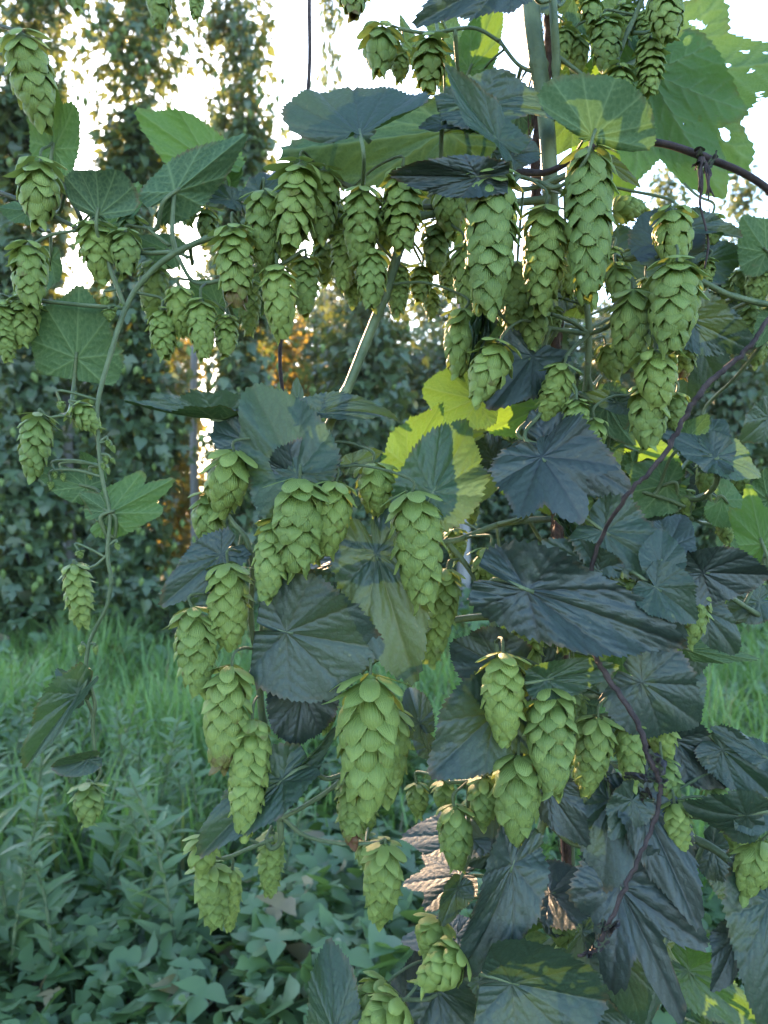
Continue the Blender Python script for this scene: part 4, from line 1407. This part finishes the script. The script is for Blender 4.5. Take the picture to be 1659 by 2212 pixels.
# ------------------------------------------------------------------ dead shoots and strings
dead = thing('dead_bine', 'withered dark brown shoot trailing diagonally across the right side', 'dead shoot', P(1350, 1075, .40))
pts = [(1720, 610, .42, 5), (1665, 682, .415, 5), (1620, 748, .41, 5), (1560, 800, .405, 6), (1510, 850, .40, 6), (1478, 902, .40, 5.5), (1450, 955, .40, 5.5), (1400, 1022, .40, 5), (1350, 1076, .40, 4.5), (1290, 1180, .425, 4.5), (1268, 1290, .43, 5), (1276, 1392, .425, 5),
       (1310, 1460, .41, 6), (1370, 1550, .405, 6), (1404, 1640, .40, 6), (1426, 1695, .40, 5), (1415, 1770, .40, 4.5), (1380, 1850, .395, 4.5), (1340, 1940, .39, 4.5), (1300, 2022, .39, 4.5), (1282, 2055, .39, 4), (1248, 2064, .39, 3)]
stem_part('withered_stem', dead, pts, M_DEAD, 8, jitter=0.0004, anchor=False, ridges=.18)


def shrivelled(parent, px, py, d, s, seed, name='withered_leaf'):
    a = P(px, py, d)
    rng = random.Random(seed)
    me = leaf_mesh(s / F * d, s * .6 / F * d, 'heart', seed, .7, 1.5, .2, 1.5, .8, 60, 12, crumple=1.0)
    q = Quaternion((rng.gauss(0, 1), rng.gauss(0, 1), rng.gauss(0, 1), rng.gauss(0, 1))).normalized()
    o = link(name, me, parent, a - parent.location, q)
    o['tone'] = 0.0
    o['wither'] = 1.0


for i, (px, py, s) in enumerate(((1406, 1640, 40), (1420, 1690, 46), (1400, 1722, 40), (1380, 1686, 36), (1310, 1998, 40), (1290, 2030, 44), (1272, 2064, 34))):
    shrivelled(dead, px, py, .40 if py < 1900 else .39, s, 900 + i)

dead2 = thing('dead_side_shoot', 'dry dark brown arm arching past the huge sunlit leaf, with a shrivelled tuft', 'dead shoot', P(1290, 312, .46))
stem_part('withered_stem', dead2, [(1120, 372, .50, 9), (1180, 372, .48, 7), (1235, 345, .47, 7), (1290, 313, .46, 7), (1370, 305, .46, 8), (1440, 311, .46, 7.5), (1520, 338, .46, 8), (1600, 370, .46, 7.5), (1665, 412, .46, 7.5), (1750, 490, .46, 7)], M_DEAD, 8, anchor=False, ridges=.15)
stem_part('hanging_thread', dead2, [(1512, 340, .457, 4), (1516, 400, .455, 3.5), (1512, 440, .455, 2.5), (1524, 490, .455, 2.5), (1530, 530, .455, 2.5), (1522, 580, .455, 2)], M_DEAD, 6, anchor=False)
for k in range(7):
    rr = random.Random(k)
    x = 1505 + rr.uniform(0, 32)
    stem_part('dry_stalk', dead2, [(1518, 340, .457, 3), (x, 360 + rr.uniform(0, 15), .455, 2.5), (x + rr.uniform(-8, 8), 390 + rr.uniform(0, 20), .453, 2), (x + rr.uniform(-6, 10), 405 + rr.uniform(0, 30), .455, 1.5)], M_DEAD, 5, anchor=False)
for i, (px, py, s) in enumerate(((1518, 330, 34), (1526, 350, 36), (1508, 352, 28))):
    shrivelled(dead2, px, py, .456, s, 930 + i)

string = stem_part('hanging_string', None, [(672, -400, .62, 4.2), (668, -20, .62, 4.2), (667, 170, .62, 4.2), (640, 420, .62, 4.2), (606, 735, .62, 4.2), (610, 850, .62, 4.2), (612, 940, .62, 4.2), (613, 985, .62, 3.8)], M_DEAD, 6, anchor=False, knots=False)
tag(string, 'thin dark string hanging straight down beside the big blue-grey leaf', 'string')

coir = thing('coir_string', 'shaggy brown coir string that the thick main stem climbs', 'string', P(1185, 0, .52))
cp = [(1186, -400, .51, 10), (1186, -20, .515, 11), (1182, 140, .52, 11), (1162, 250, .52, 11), (1156, 400, .515, 10), (1176, 520, .52, 10), (1198, 650, .52, 10), (1203, 900, .53, 10), (1204, 1110, .52, 11), (1206, 1180, .50, 11), (1214, 1390, .50, 12), (1220, 1700, .53, 10), (1226, 2300, .53, 10), (1250, 5400, .50, 10)]
stem_part('cord', coir, cp, M_COIR, 10, jitter=.0006, anchor=False, knots=False, ridges=.25)
sp = Soup()
raw = catmull([np.array([*P(a, b, d), r / F * d]) for a, b, d, r in cp[1:-1]], 14)
rr = random.Random(4)
for i in range(520):
    q = raw[rr.randrange(len(raw))]
    a = rr.random() * 6.28
    off = np.array([math.cos(a), math.sin(a), 0]) * q[3] * .9
    p0 = q[:3] + off
    p2 = p0 + off * rr.uniform(.1, .9) + np.array([0, 0, rr.uniform(-.02, .02)])
    pth = catmull([p0, (p0 + p2) / 2 + off * .4, p2], 3)
    tube_soup(sp, pth - np.array(coir.location), np.full(len(pth), .00022), 4)
link('loose_fibres', sp.build('loose_fibres', M_COIR), coir)['kind'] = 'stuff'


def haze():
    v = np.array([(x, y, z) for x in (-45, 45) for y in (-8, 60) for z in (-1.2, 9)], float)
    f = [(0, 1, 3, 2), (4, 6, 7, 5), (0, 4, 5, 1), (2, 3, 7, 6), (0, 2, 6, 4), (1, 5, 7, 3)]
    m, t = new_mat('pale_haze')
    pv = N(t, 'ShaderNodeVolumePrincipled')
    pv.inputs['Color'].default_value = (0.86, 0.92, 1.0, 1)
    pv.inputs['Density'].default_value = 0.0006
    pv.inputs['Anisotropy'].default_value = 0.35
    o = N(t, 'ShaderNodeOutputMaterial')
    t.links.new(pv.outputs[0], o.inputs['Volume'])
    sp = Soup()
    sp.add(v, f)
    ob = link('haze', sp.build('haze', m, False))
    tag(ob, 'thin pale evening haze in the air', 'haze', kind='stuff')


haze()
